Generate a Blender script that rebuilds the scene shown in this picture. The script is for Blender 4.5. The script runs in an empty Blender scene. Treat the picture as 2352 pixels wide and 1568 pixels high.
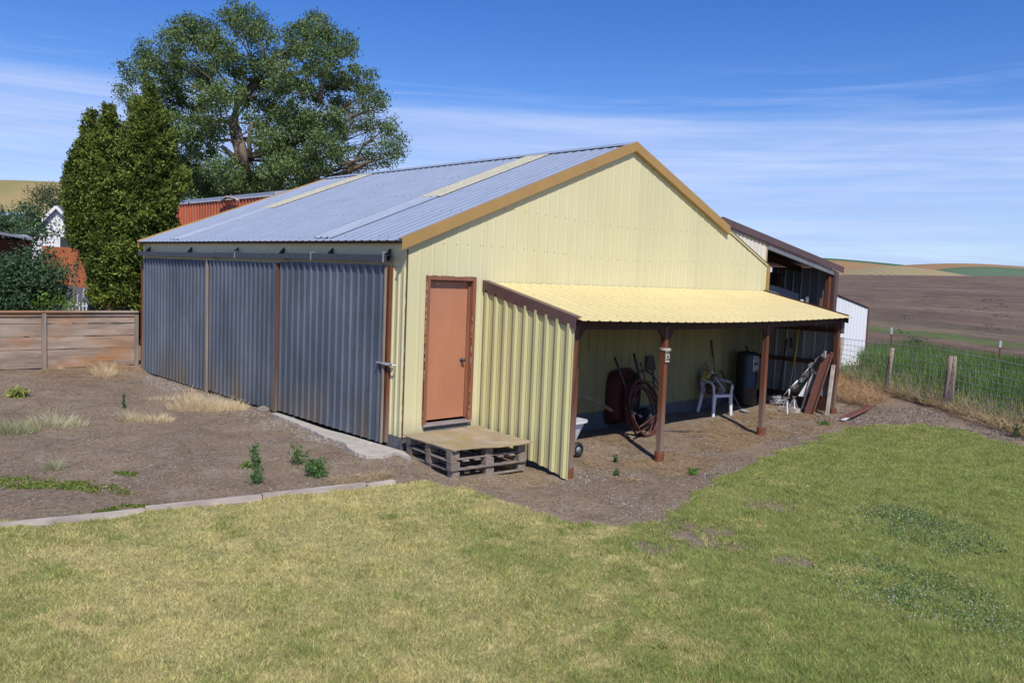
import bpy, math, random
import numpy as np
from mathutils import Vector
random.seed(7)
RNG = np.random.default_rng(7)
SC = bpy.context.scene
COL = SC.collection

# ------------------------------------------------------------------ camera, sky, sun, exposure
YAW, PITCH, ROLL, FPX = 0.7525, 0.0810, 0.0413, 1874.0
EYE = np.array([-6.702, -9.3459, 2.3563])
def cam_basis():
    f = np.array([math.sin(YAW)*math.cos(PITCH), math.cos(YAW)*math.cos(PITCH), -math.sin(PITCH)])
    r = np.array([math.cos(YAW), -math.sin(YAW), 0.0])
    u = np.cross(r, f)
    return f, r*math.cos(ROLL)+u*math.sin(ROLL), -r*math.sin(ROLL)+u*math.cos(ROLL)
CF, CR, CU = cam_basis()
cam_data = bpy.data.cameras.new('camera'); cam = bpy.data.objects.new('camera', cam_data); COL.objects.link(cam)
from mathutils import Matrix
M4 = Matrix(((CR[0], CU[0], -CF[0], EYE[0]), (CR[1], CU[1], -CF[1], EYE[1]), (CR[2], CU[2], -CF[2], EYE[2]), (0, 0, 0, 1)))
cam.matrix_world = M4
cam_data.sensor_width = 36; cam_data.lens = FPX/2352*36
cam_data.clip_start = 0.1; cam_data.clip_end = 8000
SC.camera = cam

TOSUN = Vector((-0.285, -0.58, 0.763)).normalized()
SUN_EL = math.asin(TOSUN.z); SUN_ROT = math.atan2(TOSUN.x, TOSUN.y)
world = bpy.data.worlds.new('World'); SC.world = world; world.use_nodes = True
wn, wl = world.node_tree.nodes, world.node_tree.links
wn.clear()
w_out = wn.new('ShaderNodeOutputWorld'); w_bg = wn.new('ShaderNodeBackground')
sky = wn.new('ShaderNodeTexSky'); sky.sky_type = 'NISHITA'; sky.sun_disc = False
sky.sun_elevation = SUN_EL; sky.sun_rotation = SUN_ROT % (2*math.pi)
sky.altitude = 800; sky.air_density = 1.0; sky.dust_density = 0.3; sky.ozone_density = 3.0
def wmath(op, a, b=None, c=None, clamp=False):
    n = wn.new('ShaderNodeMath'); n.operation = op; n.use_clamp = clamp
    for i, v in enumerate((a, b, c)):
        if v is None: continue
        if isinstance(v, (int, float)): n.inputs[i].default_value = v
        else: wl.new(v, n.inputs[i])
    return n.outputs[0]
tc = wn.new('ShaderNodeTexCoord'); sep = wn.new('ShaderNodeSeparateXYZ'); wl.new(tc.outputs['Generated'], sep.inputs[0])
def wnoise(scale, sx, sy, sz, detail, rough, dist=0.0, off=(0, 0, 0)):
    mp = wn.new('ShaderNodeMapping'); mp.inputs['Scale'].default_value = (sx, sy, sz); mp.inputs['Location'].default_value = off
    wl.new(tc.outputs['Generated'], mp.inputs[0])
    n = wn.new('ShaderNodeTexNoise'); n.inputs['Scale'].default_value = scale; n.inputs['Detail'].default_value = detail
    n.inputs['Roughness'].default_value = rough; n.inputs['Distortion'].default_value = dist
    wl.new(mp.outputs[0], n.inputs[0]); return n.outputs[0]
hsv = wn.new('ShaderNodeHueSaturation'); hsv.inputs['Saturation'].default_value = 1.34; hsv.inputs['Value'].default_value = 1.0
hsv.inputs['Hue'].default_value = 0.518
wl.new(sky.outputs[0], hsv.inputs['Color'])
broad = wnoise(1.6, 1, 1, 14, 5, 0.6, 0.3, (3.1, 1.7, 0.4))
fine = wnoise(3.6, 1, 1, 17, 8, 0.62, 0.35, (0.3, 5.2, 2.0))
# thin cirrus veil: strongest low down, gone by about 16 degrees up, streaky higher
zz = sep.outputs[2]
low = wn.new('ShaderNodeMapRange'); low.inputs[1].default_value = 0.222; low.inputs[2].default_value = 0.150; low.interpolation_type = 'SMOOTHERSTEP'
warp = wmath('ADD', zz, wmath('MULTIPLY', wmath('SUBTRACT', broad, 0.5), 0.13)); wl.new(warp, low.inputs[0])
streak = wn.new('ShaderNodeMapRange'); streak.inputs[1].default_value = 0.50; streak.inputs[2].default_value = 0.72; wl.new(fine, streak.inputs[0])
hi = wn.new('ShaderNodeMapRange'); hi.inputs[1].default_value = 0.255; hi.inputs[2].default_value = 0.205; hi.interpolation_type = 'SMOOTHSTEP'; wl.new(zz, hi.inputs[0])
veil = wmath('MULTIPLY', low.outputs[0], wmath('ADD', 0.16, wmath('MULTIPLY', fine, 1.10)))
veil = wmath('MAXIMUM', veil, wmath('MULTIPLY', wmath('MULTIPLY', streak.outputs[0], hi.outputs[0]), 0.42), clamp=True)
cm = wn.new('ShaderNodeMix'); cm.data_type = 'RGBA'
wl.new(veil, cm.inputs['Factor']); wl.new(hsv.outputs[0], cm.inputs['A']); cm.inputs['B'].default_value = (3.05, 4.05, 6.75, 1)
band = wnoise(2.4, 1, 1, 20, 9, 0.66, 0.5, (7.3, 0.9, 1.1)); br = wn.new('ShaderNodeMapRange'); br.inputs[1].default_value = 0.47; br.inputs[2].default_value = 0.72; wl.new(band, br.inputs[0])
cm2 = wn.new('ShaderNodeMix'); cm2.data_type = 'RGBA'; wl.new(wmath('MULTIPLY', wmath('MULTIPLY', low.outputs[0], br.outputs[0]), 0.55), cm2.inputs['Factor'])
wl.new(cm.outputs['Result'], cm2.inputs['A']); cm2.inputs['B'].default_value = (4.5, 5.3, 7.3, 1)
wl.new(cm2.outputs['Result'], w_bg.inputs['Color']); w_bg.inputs['Strength'].default_value = 0.142
wl.new(w_bg.outputs[0], w_out.inputs[0])

sun_data = bpy.data.lights.new('sun', 'SUN'); sun_data.energy = 4.3; sun_data.angle = math.radians(0.53); sun_data.color = (1.0, 0.955, 0.88)
sun = bpy.data.objects.new('sun', sun_data); COL.objects.link(sun)
sun.rotation_euler = TOSUN.to_track_quat('Z', 'Y').to_euler(); sun.location = (-8, -14, 20)
SC.view_settings.view_transform = 'Standard'; SC.view_settings.look = 'None'
SC.view_settings.exposure = 0.0; SC.view_settings.gamma = 1.0; SC.view_settings.use_curve_mapping = False
SC.cycles.max_bounces = 6; SC.cycles.transparent_max_bounces = 4

# ------------------------------------------------------------------ measuring helpers (turn a bearing into a world point)
def ray(px, py): return CF + CR*(px-1176)/FPX - CU*(py-784)/FPX
def at(px, py, depth): return EYE + ray(px, py)*depth
def hit(px, py, axis, val):
    d = ray(px, py); return EYE + d*((val-EYE[axis])/d[axis])

# ------------------------------------------------------------------ terrain
CTRL = np.array([(0,9.6,-.24),(0,6,-.22),(0,3.2,-.2),(-.1,.6,-.17),(0,0,-.2),(-.1,-1.2,-.31),(1.3,-1.3,-.36),(1.35,-1.77,-.44),(3.3,-1.77,-.45),
 (6.2,-1.77,-.36),(8.9,-1.77,-.21),(3.5,0,-.27),(6,0,-.2),(9,0,-.1),(12.2,-1.7,0),(11.1,-3.3,0),(12.5,1,.05),(-3,-5,-.52),(2,-6,-.46),(6,-5,-.28),(10,-6,-.05),
 (-.5,10.7,-.12),(-3,10.7,-.12),(-6,10.7,-.12),(-5,2,-.33),(-5,-1,-.40),(-3,-2,-.42),(-7,-6,-.55),(-9,0,-.4),(-3,5,-.27),(-1.5,2,-.24),(-1.5,-.9,-.33),(14,-6,.02),(15,3,.08),(5,4,-.2),(8,8,-.1),(1,-4,-.46)], float)
FD = np.array([0.566, 0.824]); FN = np.array([0.824, -0.566])         # along the wire fence, and across it into the field
FP0 = np.array([11.1, -3.3])
def sstep(a, b, x):
    t = np.clip((x-a)/(b-a), 0, 1); return t*t*(3-2*t)
def vnoise(x, y, seed=0):
    xi = np.floor(x).astype(np.int64); yi = np.floor(y).astype(np.int64); fx = x-xi; fy = y-yi
    fx = fx*fx*(3-2*fx); fy = fy*fy*(3-2*fy)
    def h(a, b):
        n = (a*374761393 + b*668265263 + seed*974634777) & 0xFFFFFFFF
        n = ((n ^ (n >> 13))*1274126177) & 0xFFFFFFFF
        return ((n ^ (n >> 16)) & 0xFFFF)/65535.0
    return (h(xi,yi)*(1-fx)+h(xi+1,yi)*fx)*(1-fy)+(h(xi,yi+1)*(1-fx)+h(xi+1,yi+1)*fx)*fy
def fbm(x, y, o=4, seed=0):
    s = 0; a = 0.5; t = 0
    for i in range(o): s = s+a*vnoise(x*2**i+i*17.3, y*2**i-i*9.1, seed+i); t += a; a *= 0.55
    return s/t
def terrain(x, y):
    x = np.atleast_1d(np.asarray(x, float)); y = np.atleast_1d(np.asarray(y, float))
    num = np.zeros_like(x); den = np.zeros_like(x)
    for cx, cy, cz in CTRL:
        w = 1/((x-cx)**2+(y-cy)**2+0.25)**1.6
        num += w*cz; den += w
    near = num/den
    r = np.hypot(x-2, y-1)
    base = np.where(x-y > 4, 0.05, -0.12)
    z = near*(1-sstep(13, 24, r)) + base*sstep(13, 24, r)
    z = z + 1.0*sstep(15, 48, y)*sstep(14, 4, x)
    s = (x-FP0[0])*FN[0]+(y-FP0[1])*FN[1]
    z = z + (9.4*sstep(22, 270, s) + 1.2*sstep(0, 200, s) - 25*sstep(275, 600, s))*np.where(s > 0, 1, 0)
    return z
def G(px, py):
    z = -0.25
    for _ in range(14):
        p = hit(px, py, 2, z); z = float(terrain(p[0], p[1])[0])
    return np.array([p[0], p[1], z])

# ------------------------------------------------------------------ materials
def new_mat(name):
    m = bpy.data.materials.new(name); m.use_nodes = True
    nt = m.node_tree; b = nt.nodes['Principled BSDF']
    return m, nt, b
def N(nt, t, **kw):
    n = nt.nodes.new(t)
    for k, v in kw.items(): setattr(n, k, v)
    return n
def noise_node(nt, vec, scale, stretch=(1,1,1), detail=4, rough=.55, dist=0.0, off=(0,0,0)):
    mp = N(nt, 'ShaderNodeMapping'); mp.inputs['Scale'].default_value = stretch; mp.inputs['Location'].default_value = off
    nt.links.new(vec, mp.inputs[0])
    n = N(nt, 'ShaderNodeTexNoise'); n.inputs['Scale'].default_value = scale; n.inputs['Detail'].default_value = detail
    n.inputs['Roughness'].default_value = rough; n.inputs['Distortion'].default_value = dist
    nt.links.new(mp.outputs[0], n.inputs[0]); return n.outputs[0]
def ramp(nt, fac, lo, hi):
    r = N(nt, 'ShaderNodeMapRange'); r.inputs[1].default_value = lo; r.inputs[2].default_value = hi; r.clamp = True
    nt.links.new(fac, r.inputs[0]); return r.outputs[0]
def mixc(nt, fac, a, b):
    m = N(nt, 'ShaderNodeMix'); m.data_type = 'RGBA'
    if isinstance(fac, float): m.inputs['Factor'].default_value = fac
    else: nt.links.new(fac, m.inputs['Factor'])
    for k, v in (('A', a), ('B', b)):
        if isinstance(v, tuple): m.inputs[k].default_value = (*v, 1)
        else: nt.links.new(v, m.inputs[k])
    return m.outputs['Result']
def mth(nt, op, a, b):
    n = N(nt, 'ShaderNodeMath'); n.operation = op
    for i, v in enumerate((a, b)):
        if isinstance(v, (int, float)): n.inputs[i].default_value = v
        else: nt.links.new(v, n.inputs[i])
    return n.outputs[0]
def pm(name, c1, c2=None, scale=3, stretch=(1,1,1), rough=.6, metal=0.0, bump=0.0, bscale=None, bstretch=None, lo=.35, hi=.65,
       layers=(), perobj=0.0, detail=5, spec=.5, bdist=.01):
    """layers: (colour, scale, stretch, lo, hi, strength[, offset]) mixed over the two-tone base"""
    m, nt, b = new_mat(name)
    pos = N(nt, 'ShaderNodeNewGeometry').outputs['Position']
    col = (*c1,) if c2 is None else None
    if c2 is None:
        rgb = N(nt, 'ShaderNodeRGB'); rgb.outputs[0].default_value = (*c1, 1); col = rgb.outputs[0]
    else:
        col = mixc(nt, ramp(nt, noise_node(nt, pos, scale, stretch, detail), lo, hi), c1, c2)
    for L in layers:
        c, sc_, st, l0, h0, k = L[:6]
        f = ramp(nt, noise_node(nt, pos, sc_, st, 5, .6, .3, L[6] if len(L) > 6 else (5.3, 2.1, 7.7)), l0, h0)
        col = mixc(nt, mth(nt, 'MULTIPLY', f, k), col, c)
    if perobj:
        oi = N(nt, 'ShaderNodeObjectInfo'); h = N(nt, 'ShaderNodeHueSaturation')
        v = N(nt, 'ShaderNodeMapRange'); v.inputs[3].default_value = 1-perobj; v.inputs[4].default_value = 1+perobj
        nt.links.new(oi.outputs['Random'], v.inputs[0]); nt.links.new(v.outputs[0], h.inputs['Value']); nt.links.new(col, h.inputs['Color']); col = h.outputs[0]
    nt.links.new(col, b.inputs['Base Color'])
    b.inputs['Roughness'].default_value = rough; b.inputs['Metallic'].default_value = metal
    b.inputs['Specular IOR Level'].default_value = spec
    if bump:
        bn = N(nt, 'ShaderNodeBump'); bn.inputs['Strength'].default_value = bump; bn.inputs['Distance'].default_value = bdist
        nt.links.new(noise_node(nt, pos, bscale or scale*4, bstretch or stretch, 6, .65), bn.inputs['Height'])
        nt.links.new(bn.outputs[0], b.inputs['Normal'])
    return m
def leaf_mat(name, trans=.25, rough=.6, spec=.3):
    m, nt, b = new_mat(name)
    at_ = N(nt, 'ShaderNodeAttribute', attribute_name='Col')
    nt.links.new(at_.outputs['Color'], b.inputs['Base Color']); b.inputs['Roughness'].default_value = rough; b.inputs['Specular IOR Level'].default_value = spec
    t = N(nt, 'ShaderNodeBsdfTranslucent'); nt.links.new(at_.outputs['Color'], t.inputs['Color'])
    mx = N(nt, 'ShaderNodeMixShader'); mx.inputs[0].default_value = trans
    nt.links.new(b.outputs[0], mx.inputs[1]); nt.links.new(t.outputs[0], mx.inputs[2]); nt.links.new(mx.outputs[0], nt.nodes['Material Output'].inputs[0])
    return m
Z1 = (1, 1, .06)
MT = {}
MT['siding'] = pm('pale_yellow_siding', (.675,.62,.35), (.63,.58,.335), 1.2, (1,1,.25), .42, bump=.03, bscale=3,
    layers=[((.36,.37,.38), 6, (1.6,1.6,.10), .70, .75, .6), ((.62,.58,.38), 30, (1,1,.05), .62, .78, .2), ((.76,.71,.46), .5, (1,1,1), .4, .6, .3)], spec=.3)
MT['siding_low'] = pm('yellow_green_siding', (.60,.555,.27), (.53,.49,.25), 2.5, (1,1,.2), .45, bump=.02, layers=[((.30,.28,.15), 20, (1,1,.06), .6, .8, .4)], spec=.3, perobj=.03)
MT['lean_roof'] = pm('yellow_lean_roof', (.70,.58,.275), (.665,.55,.265), 2, (1,1,1), .5, layers=[((.70,.62,.36), 14, (1.5,.2,1), .6, .8, .35)], spec=.25, perobj=.02)
MT['siding_shade'] = pm('shade_tinted_yellow_siding', (.30,.27,.12), (.235,.215,.10), 1.4, (1,1,.3), .6, layers=[((.17,.165,.12), 3, (1,1,.5), .5, .7, .6)], spec=.2)  # yellow siding with the lean-to's shade darkened into its colour
MT['cream'] = pm('cream_siding', (.72,.66,.52), (.66,.60,.48), 2, (1,1,.2), .5, spec=.3)
MT['galv_roof'] = pm('galvanised_roof', (.47,.53,.62), (.41,.465,.55), 6, (.3,1,1), .48, .35, bump=.02, bscale=3,
    layers=[((.42,.47,.56), 9, (.4,2.5,.4), .5, .7, .5), ((.30,.31,.36), 18, (.5,2,.5), .62, .8, .5)], perobj=.03)
MT['galv_patch'] = pm('newer_galvanised', (.45,.50,.57), (.38,.43,.50), 5, (.3,1,1), .5, .3)
MT['skylight'] = pm('weathered_fibreglass', (.56,.52,.37), (.38,.355,.26), 20, (1,1,1), .6, layers=[((.24,.22,.16), 28, (1,1,1), .6, .8, .4)])
MT['galv_door'] = pm('galvanised_door', (.085,.11,.14), (.15,.178,.215), 1.3, (1,1,.6), .5, .25, bump=.05, bscale=2, lo=.3, hi=.7,
    layers=[((.24,.26,.29), 30, (1,1,.05), .62, .8, .35), ((.10,.085,.085), 3, (1,1,.5), .5, .7, .35)], perobj=.12)
def door_rust(m):
    nt = m.node_tree; b = nt.nodes['Principled BSDF']; src = b.inputs['Base Color'].links[0].from_socket
    g = N(nt, 'ShaderNodeNewGeometry').outputs['Position']; s = N(nt, 'ShaderNodeSeparateXYZ'); nt.links.new(g, s.inputs[0])
    zf = ramp(nt, s.outputs[2], .55, -.2); n1 = ramp(nt, noise_node(nt, g, 1.1, (1,1,.2), 3, .5, 0, (0,3.4,0)), .42, .68)
    nt.links.new(mixc(nt, mth(nt, 'MULTIPLY', mth(nt, 'MULTIPLY', zf, n1), .75), src, (.24,.15,.05)), b.inputs['Base Color'])
door_rust(MT['galv_door'])
def mud(m, z0=.45, c=(.33,.28,.17), k=.7):
    nt = m.node_tree; b = nt.nodes['Principled BSDF']; src = b.inputs['Base Color'].links[0].from_socket
    g = N(nt, 'ShaderNodeNewGeometry').outputs['Position']; s = N(nt, 'ShaderNodeSeparateXYZ'); nt.links.new(g, s.inputs[0])
    zf = ramp(nt, mth(nt, 'ADD', s.outputs[2], mth(nt, 'MULTIPLY', noise_node(nt, g, 5, (1,1,.3)), .35)), z0, 0.0)
    nt.links.new(mixc(nt, mth(nt, 'MULTIPLY', zf, k), src, c), b.inputs['Base Color'])
mud(MT['siding'])
MT['galv_inner'] = pm('galvanised_inner', (.27,.275,.28), (.19,.195,.20), 4, (1,1,.2), .5, .3, layers=[((.5,.5,.5), 14, (1,1,.06), .6, .8, .4)])
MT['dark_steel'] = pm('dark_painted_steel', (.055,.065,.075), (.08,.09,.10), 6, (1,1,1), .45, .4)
MT['tan_trim'] = pm('tan_trim', (.42,.26,.085), (.38,.235,.08), 3, (1,1,1), .4, spec=.4)
MT['brown_trim'] = pm('brown_trim', (.125,.070,.062), (.10,.058,.052), 4, (1,1,1), .38, bump=.02, spec=.5)
MT['brown_channel'] = pm('brown_channel', (.20,.085,.065), (.15,.07,.055), 6, (1,1,.3), .45)
MT['door_paint'] = pm('salmon_brown_door', (.50,.215,.118), (.44,.19,.108), 2.2, (1,1,.5), .42, bump=.03, bscale=3, layers=[((.55,.27,.16), 5, (1,1,.15), .55, .75, .35)])
MT['trim_paint'] = pm('worn_door_trim', (.30,.125,.068), (.23,.095,.055), 5, (1,1,.2), .5, layers=[((.62,.54,.44), 30, (1,1,.12), .70, .74, .7)])
MT['chipped_white'] = pm('chipped_white_paint', (.70,.66,.56), (.40,.36,.30), 30, (1,1,1), .7)
MT['sill'] = pm('sill', (.40,.36,.36), (.30,.27,.27), 10, (.3,1,1), .4, .2)
MT['red_wood_v'] = pm('red_brown_post', (.19,.065,.028), (.10,.036,.018), 9, (1,1,.08), .65, bump=.2, bscale=40, layers=[((.30,.12,.045), 22, (1,1,.05), .55, .75, .5)])
MT['red_wood_h'] = pm('red_brown_beam', (.075,.026,.015), (.045,.018,.012), 9, (.1,.4,1), .7, bump=.2, bscale=30)
def post_grey(m):
    nt = m.node_tree; b = nt.nodes['Principled BSDF']; src = b.inputs['Base Color'].links[0].from_socket
    g = N(nt, 'ShaderNodeNewGeometry').outputs['Position']; s = N(nt, 'ShaderNodeSeparateXYZ'); nt.links.new(g, s.inputs[0])
    zf = ramp(nt, mth(nt, 'ADD', s.outputs[2], mth(nt, 'MULTIPLY', noise_node(nt, g, 10, (1,1,.15)), .7)), 1.0, .1)
    nt.links.new(mixc(nt, mth(nt, 'MULTIPLY', zf, .8), src, (.25,.20,.16)), b.inputs['Base Color'])
post_grey(MT['red_wood_v'])
MT['rust_can'] = pm('rusty_footing', (.22,.07,.03), (.12,.045,.025), 14, (1,1,1), .8, bump=.2)
MT['old_wood_x'] = pm('grey_plank', (.48,.375,.295), (.29,.215,.165), 3.2, (.35,1,1.6), .85, bump=.35, bscale=22, bstretch=(.12,1,1.4), detail=8,
    layers=[((.42,.19,.065), 1.5, (.5,1,1.5), .47, .70, .95), ((.17,.12,.085), 1.3, (.6,1,1.2), .52, .70, .6, (2,8,1)), ((.12,.09,.075), 11, (.12,1,2.4), .56, .70, .8), ((.52,.47,.43), 7, (.1,1,3), .55, .8, .5), ((.09,.06,.045), 5.2, (.9,1,1.1), .70, .74, .8)], perobj=.14)
MT['old_wood_z'] = pm('grey_post_wood', (.34,.27,.21), (.22,.17,.135), 6, (1,1,.15), .85, bump=.4, bscale=26, bstretch=(1,1,.1), layers=[((.34,.18,.07), 5, (1,1,.3), .55, .7, .6), ((.09,.07,.06), 20, (1,1,.1), .6, .75, .5)])
MT['pallet'] = pm('pallet_wood', (.30,.245,.195), (.19,.15,.12), 6, (1,1,1.5), .9, bump=.3, bscale=35, layers=[((.38,.34,.29), 18, (1,1,1), .55, .75, .6)], perobj=.16)
MT['plywood'] = pm('mossy_plywood', (.42,.34,.22), (.33,.26,.16), 2.5, (1,1,1), .9, bump=.3, bscale=40, lo=.4, hi=.6, layers=[((.33,.235,.075), 2.2, (1,1,1), .48, .62, .65, (1,.6,0)), ((.20,.155,.10), 9, (.3,1,1), .56, .72, .6), ((.22,.17,.12), 22, (1,1,1), .60, .72, .6), ((.50,.45,.37), 2.2, (1,1,1), .56, .74, .5, (4,4,0))])
MT['concrete'] = pm('concrete', (.50,.455,.385), (.40,.365,.31), 6, (1,1,1), .9, bump=.4, bscale=50, layers=[((.22,.20,.18), 3, (1,1,1), .55, .75, .4), ((.36,.22,.11), 1.7, (1,1,1), .66, .74, .5)])
MT['foundation'] = pm('old_foundation', (.13,.135,.14), (.085,.09,.095), 4, (1,1,1), .9, bump=.4, bscale=20, layers=[((.32,.32,.32), 6, (1,1,1), .62, .72, .6)])
MT['block'] = pm('grey_block', (.26,.24,.20), (.20,.185,.16), 12, (1,1,1), .9, bump=.3)
MT['timber'] = pm('weathered_timber', (.56,.48,.41), (.36,.30,.255), 6, (.3,1.2,1), .9, bump=.4, bscale=30, layers=[((.16,.12,.10), 14, (.3,2,1), .6, .72, .6)])
MT['stone'] = pm('stone', (.26,.22,.18), (.19,.16,.13), 8, (1,1,1), .9, bump=.3)
MT['white_plastic'] = pm('white_plastic', (.72,.74,.78), (.66,.68,.72), 3, (1,1,1), .4, layers=[((.45,.43,.4), 15, (1,1,1), .62, .8, .4)])
MT['red_tub'] = pm('faded_red_tub', (.095,.02,.017), (.065,.016,.014), 5, (1,1,1), .5)
MT['hose'] = pm('maroon_hose', (.13,.042,.034), (.07,.028,.024), 9, (1,1,1), .45)
MT['rubber'] = pm('black_rubber', (.018,.018,.02), None, rough=.55)
MT['grey_handle'] = pm('grey_handle', (.10,.09,.09), (.06,.055,.055), 12, (1,1,.2), .6)
MT['dark_tank'] = pm('dark_tank', (.012,.015,.017), (.02,.023,.026), 5, (1,1,1), .4, spec=.5)
MT['paper'] = pm('faded_label', (.55,.53,.50), (.40,.38,.37), 18, (1,1,1), .8)
MT['ink'] = pm('label_ink', (.06,.06,.07), None, rough=.7)
MT['yellow_bag'] = pm('yellow_bag', (.55,.42,.04), (.16,.12,.05), 14, (1,1,1), .5, lo=.48, hi=.54)
MT['brown_sack'] = pm('brown_sack', (.14,.05,.03), (.09,.035,.025), 8, (1,1,1), .7)
MT['olive_bag'] = pm('olive_bag', (.12,.11,.05), (.08,.07,.04), 8, (1,1,1), .6)
MT['yellow_pole'] = pm('yellow_pole', (.55,.38,.03), None, rough=.45)
MT['white_metal'] = pm('white_metal', (.70,.72,.74), (.60,.62,.64), 10, (1,1,1), .4)
MT['pale_steel'] = pm('pale_steel', (.42,.43,.46), (.32,.33,.36), 12, (1,1,1), .4, .3)
MT['teal'] = pm('teal_paint', (.05,.25,.20), None, rough=.5)
MT['rust_pole'] = pm('rust_pole', (.17,.07,.045), (.10,.045,.035), 14, (1,1,.3), .7)
MT['tarp'] = pm('grey_tarp', (.17,.18,.19), (.13,.14,.15), 3, (1,1,1), .6, bump=.1)
MT['white_shed'] = pm('white_shed_siding', (.80,.81,.82), (.76,.77,.79), 1.5, (1,1,.3), .45)
MT['white_house'] = pm('white_house_paint', (.80,.80,.79), (.72,.72,.72), 1, (1,1,1), .6)
MT['grey_shingle'] = pm('grey_shingle', (.14,.14,.155), (.10,.10,.11), 2, (1,1,1), .8)
MT['glass'] = pm('dark_glass', (.03,.035,.04), None, rough=.1)
MT['red_shed'] = pm('rust_red_siding', (.60,.155,.065), (.46,.115,.05), 1.2, (1,1,.4), .6, layers=[((.58,.24,.12), 9, (1,1,.1), .55, .75, .5), ((.07,.045,.035), .8, (1,1,1), .62, .70, .8)], perobj=.06)
MT['cedar_fence'] = pm('cedar_fence', (.38,.115,.035), (.27,.08,.03), 2, (1,1,.3), .7, perobj=.1)
MT['dark_green'] = pm('dark_green_board', (.018,.032,.026), (.028,.04,.033), 3, (1,1,.2), .7, perobj=.15)
MT['carport_under'] = pm('carport_underside', (.11,.035,.02), (.07,.025,.015), 6, (1,1,1), .8)
MT['asphalt'] = pm('asphalt', (.105,.10,.105), (.085,.08,.085), 3, (1,1,1), .9, bump=.2)
MT['elm_bark'] = pm('elm_bark', (.24,.18,.12), (.13,.10,.07), 4, (1,1,.3), .9, bump=.6, bscale=10, bdist=.05)
MT['tpost'] = pm('red_t_post', (.20,.05,.035), None, rough=.7)
MT['wire'] = pm('galvanised_wire', (.34,.38,.36), None, rough=.5, metal=.3)
MT['leaf'] = leaf_mat('foliage', .22)
MT['grass'] = leaf_mat('grass_blades', .4, .65, .2)
# ground: dry loam with gravel and straw specks
def ground_mat():
    m = pm('dry_loam', (.29,.215,.145), (.21,.155,.105), 1.1, (1,1,1), .95, bump=1.0, bscale=16, bdist=.05, spec=.15,
      layers=[((.34,.28,.22), 3.4, (1,1,1), .50, .68, .6), ((.16,.115,.092), 2.1, (1,1,1), .55, .70, .6, (2,9,0)), ((.46,.38,.28), 24, (1,1,1), .56, .66, .6), ((.075,.055,.042), 17, (1,1,1), .56, .68, .65, (1,4,0)), ((.38,.25,.15), 5, (1,1,1), .60, .70, .45, (7,4,0))])
    return m
MT['ground'] = ground_mat()
def lawn_mat():
    return pm('lawn_thatch', (.34,.29,.14), (.24,.24,.09), 1.2, (1,1,1), .95, bump=.6, bscale=60, spec=.1, layers=[((.08,.10,.025), 9, (1,1,1), .45, .65, .6), ((.26,.21,.11), 40, (1,1,1), .55, .7, .5)])
MT['lawn'] = lawn_mat()
def field_mat():
    m, nt, b = new_mat('tilled_soil')
    g = N(nt, 'ShaderNodeNewGeometry').outputs['Position']
    rot = N(nt, 'ShaderNodeVectorRotate'); rot.inputs['Axis'].default_value = (0,0,1); rot.inputs['Angle'].default_value = -math.atan2(FD[1], FD[0])
    rot.inputs['Center'].default_value = (FP0[0], FP0[1], 0)
    nt.links.new(g, rot.inputs['Vector']); v = rot.outputs[0]      # x runs along the furrows, y across (negative = into the field)
    col = mixc(nt, ramp(nt, noise_node(nt, v, .05, (.4,2,1), 5), .35, .65), (.125,.082,.064), (.19,.13,.098))
    col = mixc(nt, mth(nt, 'MULTIPLY', ramp(nt, noise_node(nt, v, .10, (.35,1.2,1), 8, .76, .5, (9,4,0)), .46, .66), .62), col, (.31,.225,.145))
    col = mixc(nt, mth(nt, 'MULTIPLY', ramp(nt, noise_node(nt, v, 2.6, (.35,2,1), 8, .7, 0, (3,4,0)), .52, .66), .7), col, (.28,.215,.155))
    col = mixc(nt, mth(nt, 'MULTIPLY', ramp(nt, noise_node(nt, v, .55, (.6,2,1), 10, .8, 0, (13,4,0)), .50, .62), .7), col, (.05,.032,.026))
    s = N(nt, 'ShaderNodeSeparateXYZ'); nt.links.new(v, s.inputs[0])
    yy = mth(nt, 'ADD', mth(nt, 'SUBTRACT', mth(nt, 'MULTIPLY', s.outputs[1], -1.0), -FP0[1]), mth(nt, 'MULTIPLY', noise_node(nt, v, .25, (1,1,1), 4), 3.0))
    def band(c, w): 
        d = N(nt, 'ShaderNodeMath'); d.operation = 'ABSOLUTE'; nt.links.new(mth(nt, 'SUBTRACT', yy, c), d.inputs[0]); return ramp(nt, d.outputs[0], w, w*.35)
    spk = ramp(nt, noise_node(nt, v, 3.2, (1,1,1), 5, .7), .42, .6)
    col = mixc(nt, mth(nt, 'MULTIPLY', band(19.0, 2.4), mth(nt, 'ADD', .25, mth(nt, 'MULTIPLY', spk, .7))), col, (.085,.17,.03))
    col = mixc(nt, mth(nt, 'MULTIPLY', mth(nt, 'MULTIPLY', band(27, 6), spk), .4), col, (.07,.12,.04))
    nt.links.new(col, b.inputs['Base Color']); b.inputs['Roughness'].default_value = .95; b.inputs['Specular IOR Level'].default_value = .1
    bn = N(nt, 'ShaderNodeBump'); bn.inputs['Strength'].default_value = .9; bn.inputs['Distance'].default_value = .12
    nt.links.new(noise_node(nt, v, 2.5, (.4,1.6,1), 8, .7), bn.inputs['Height']); nt.links.new(bn.outputs[0], b.inputs['Normal'])
    return m
MT['field'] = field_mat()

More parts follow.
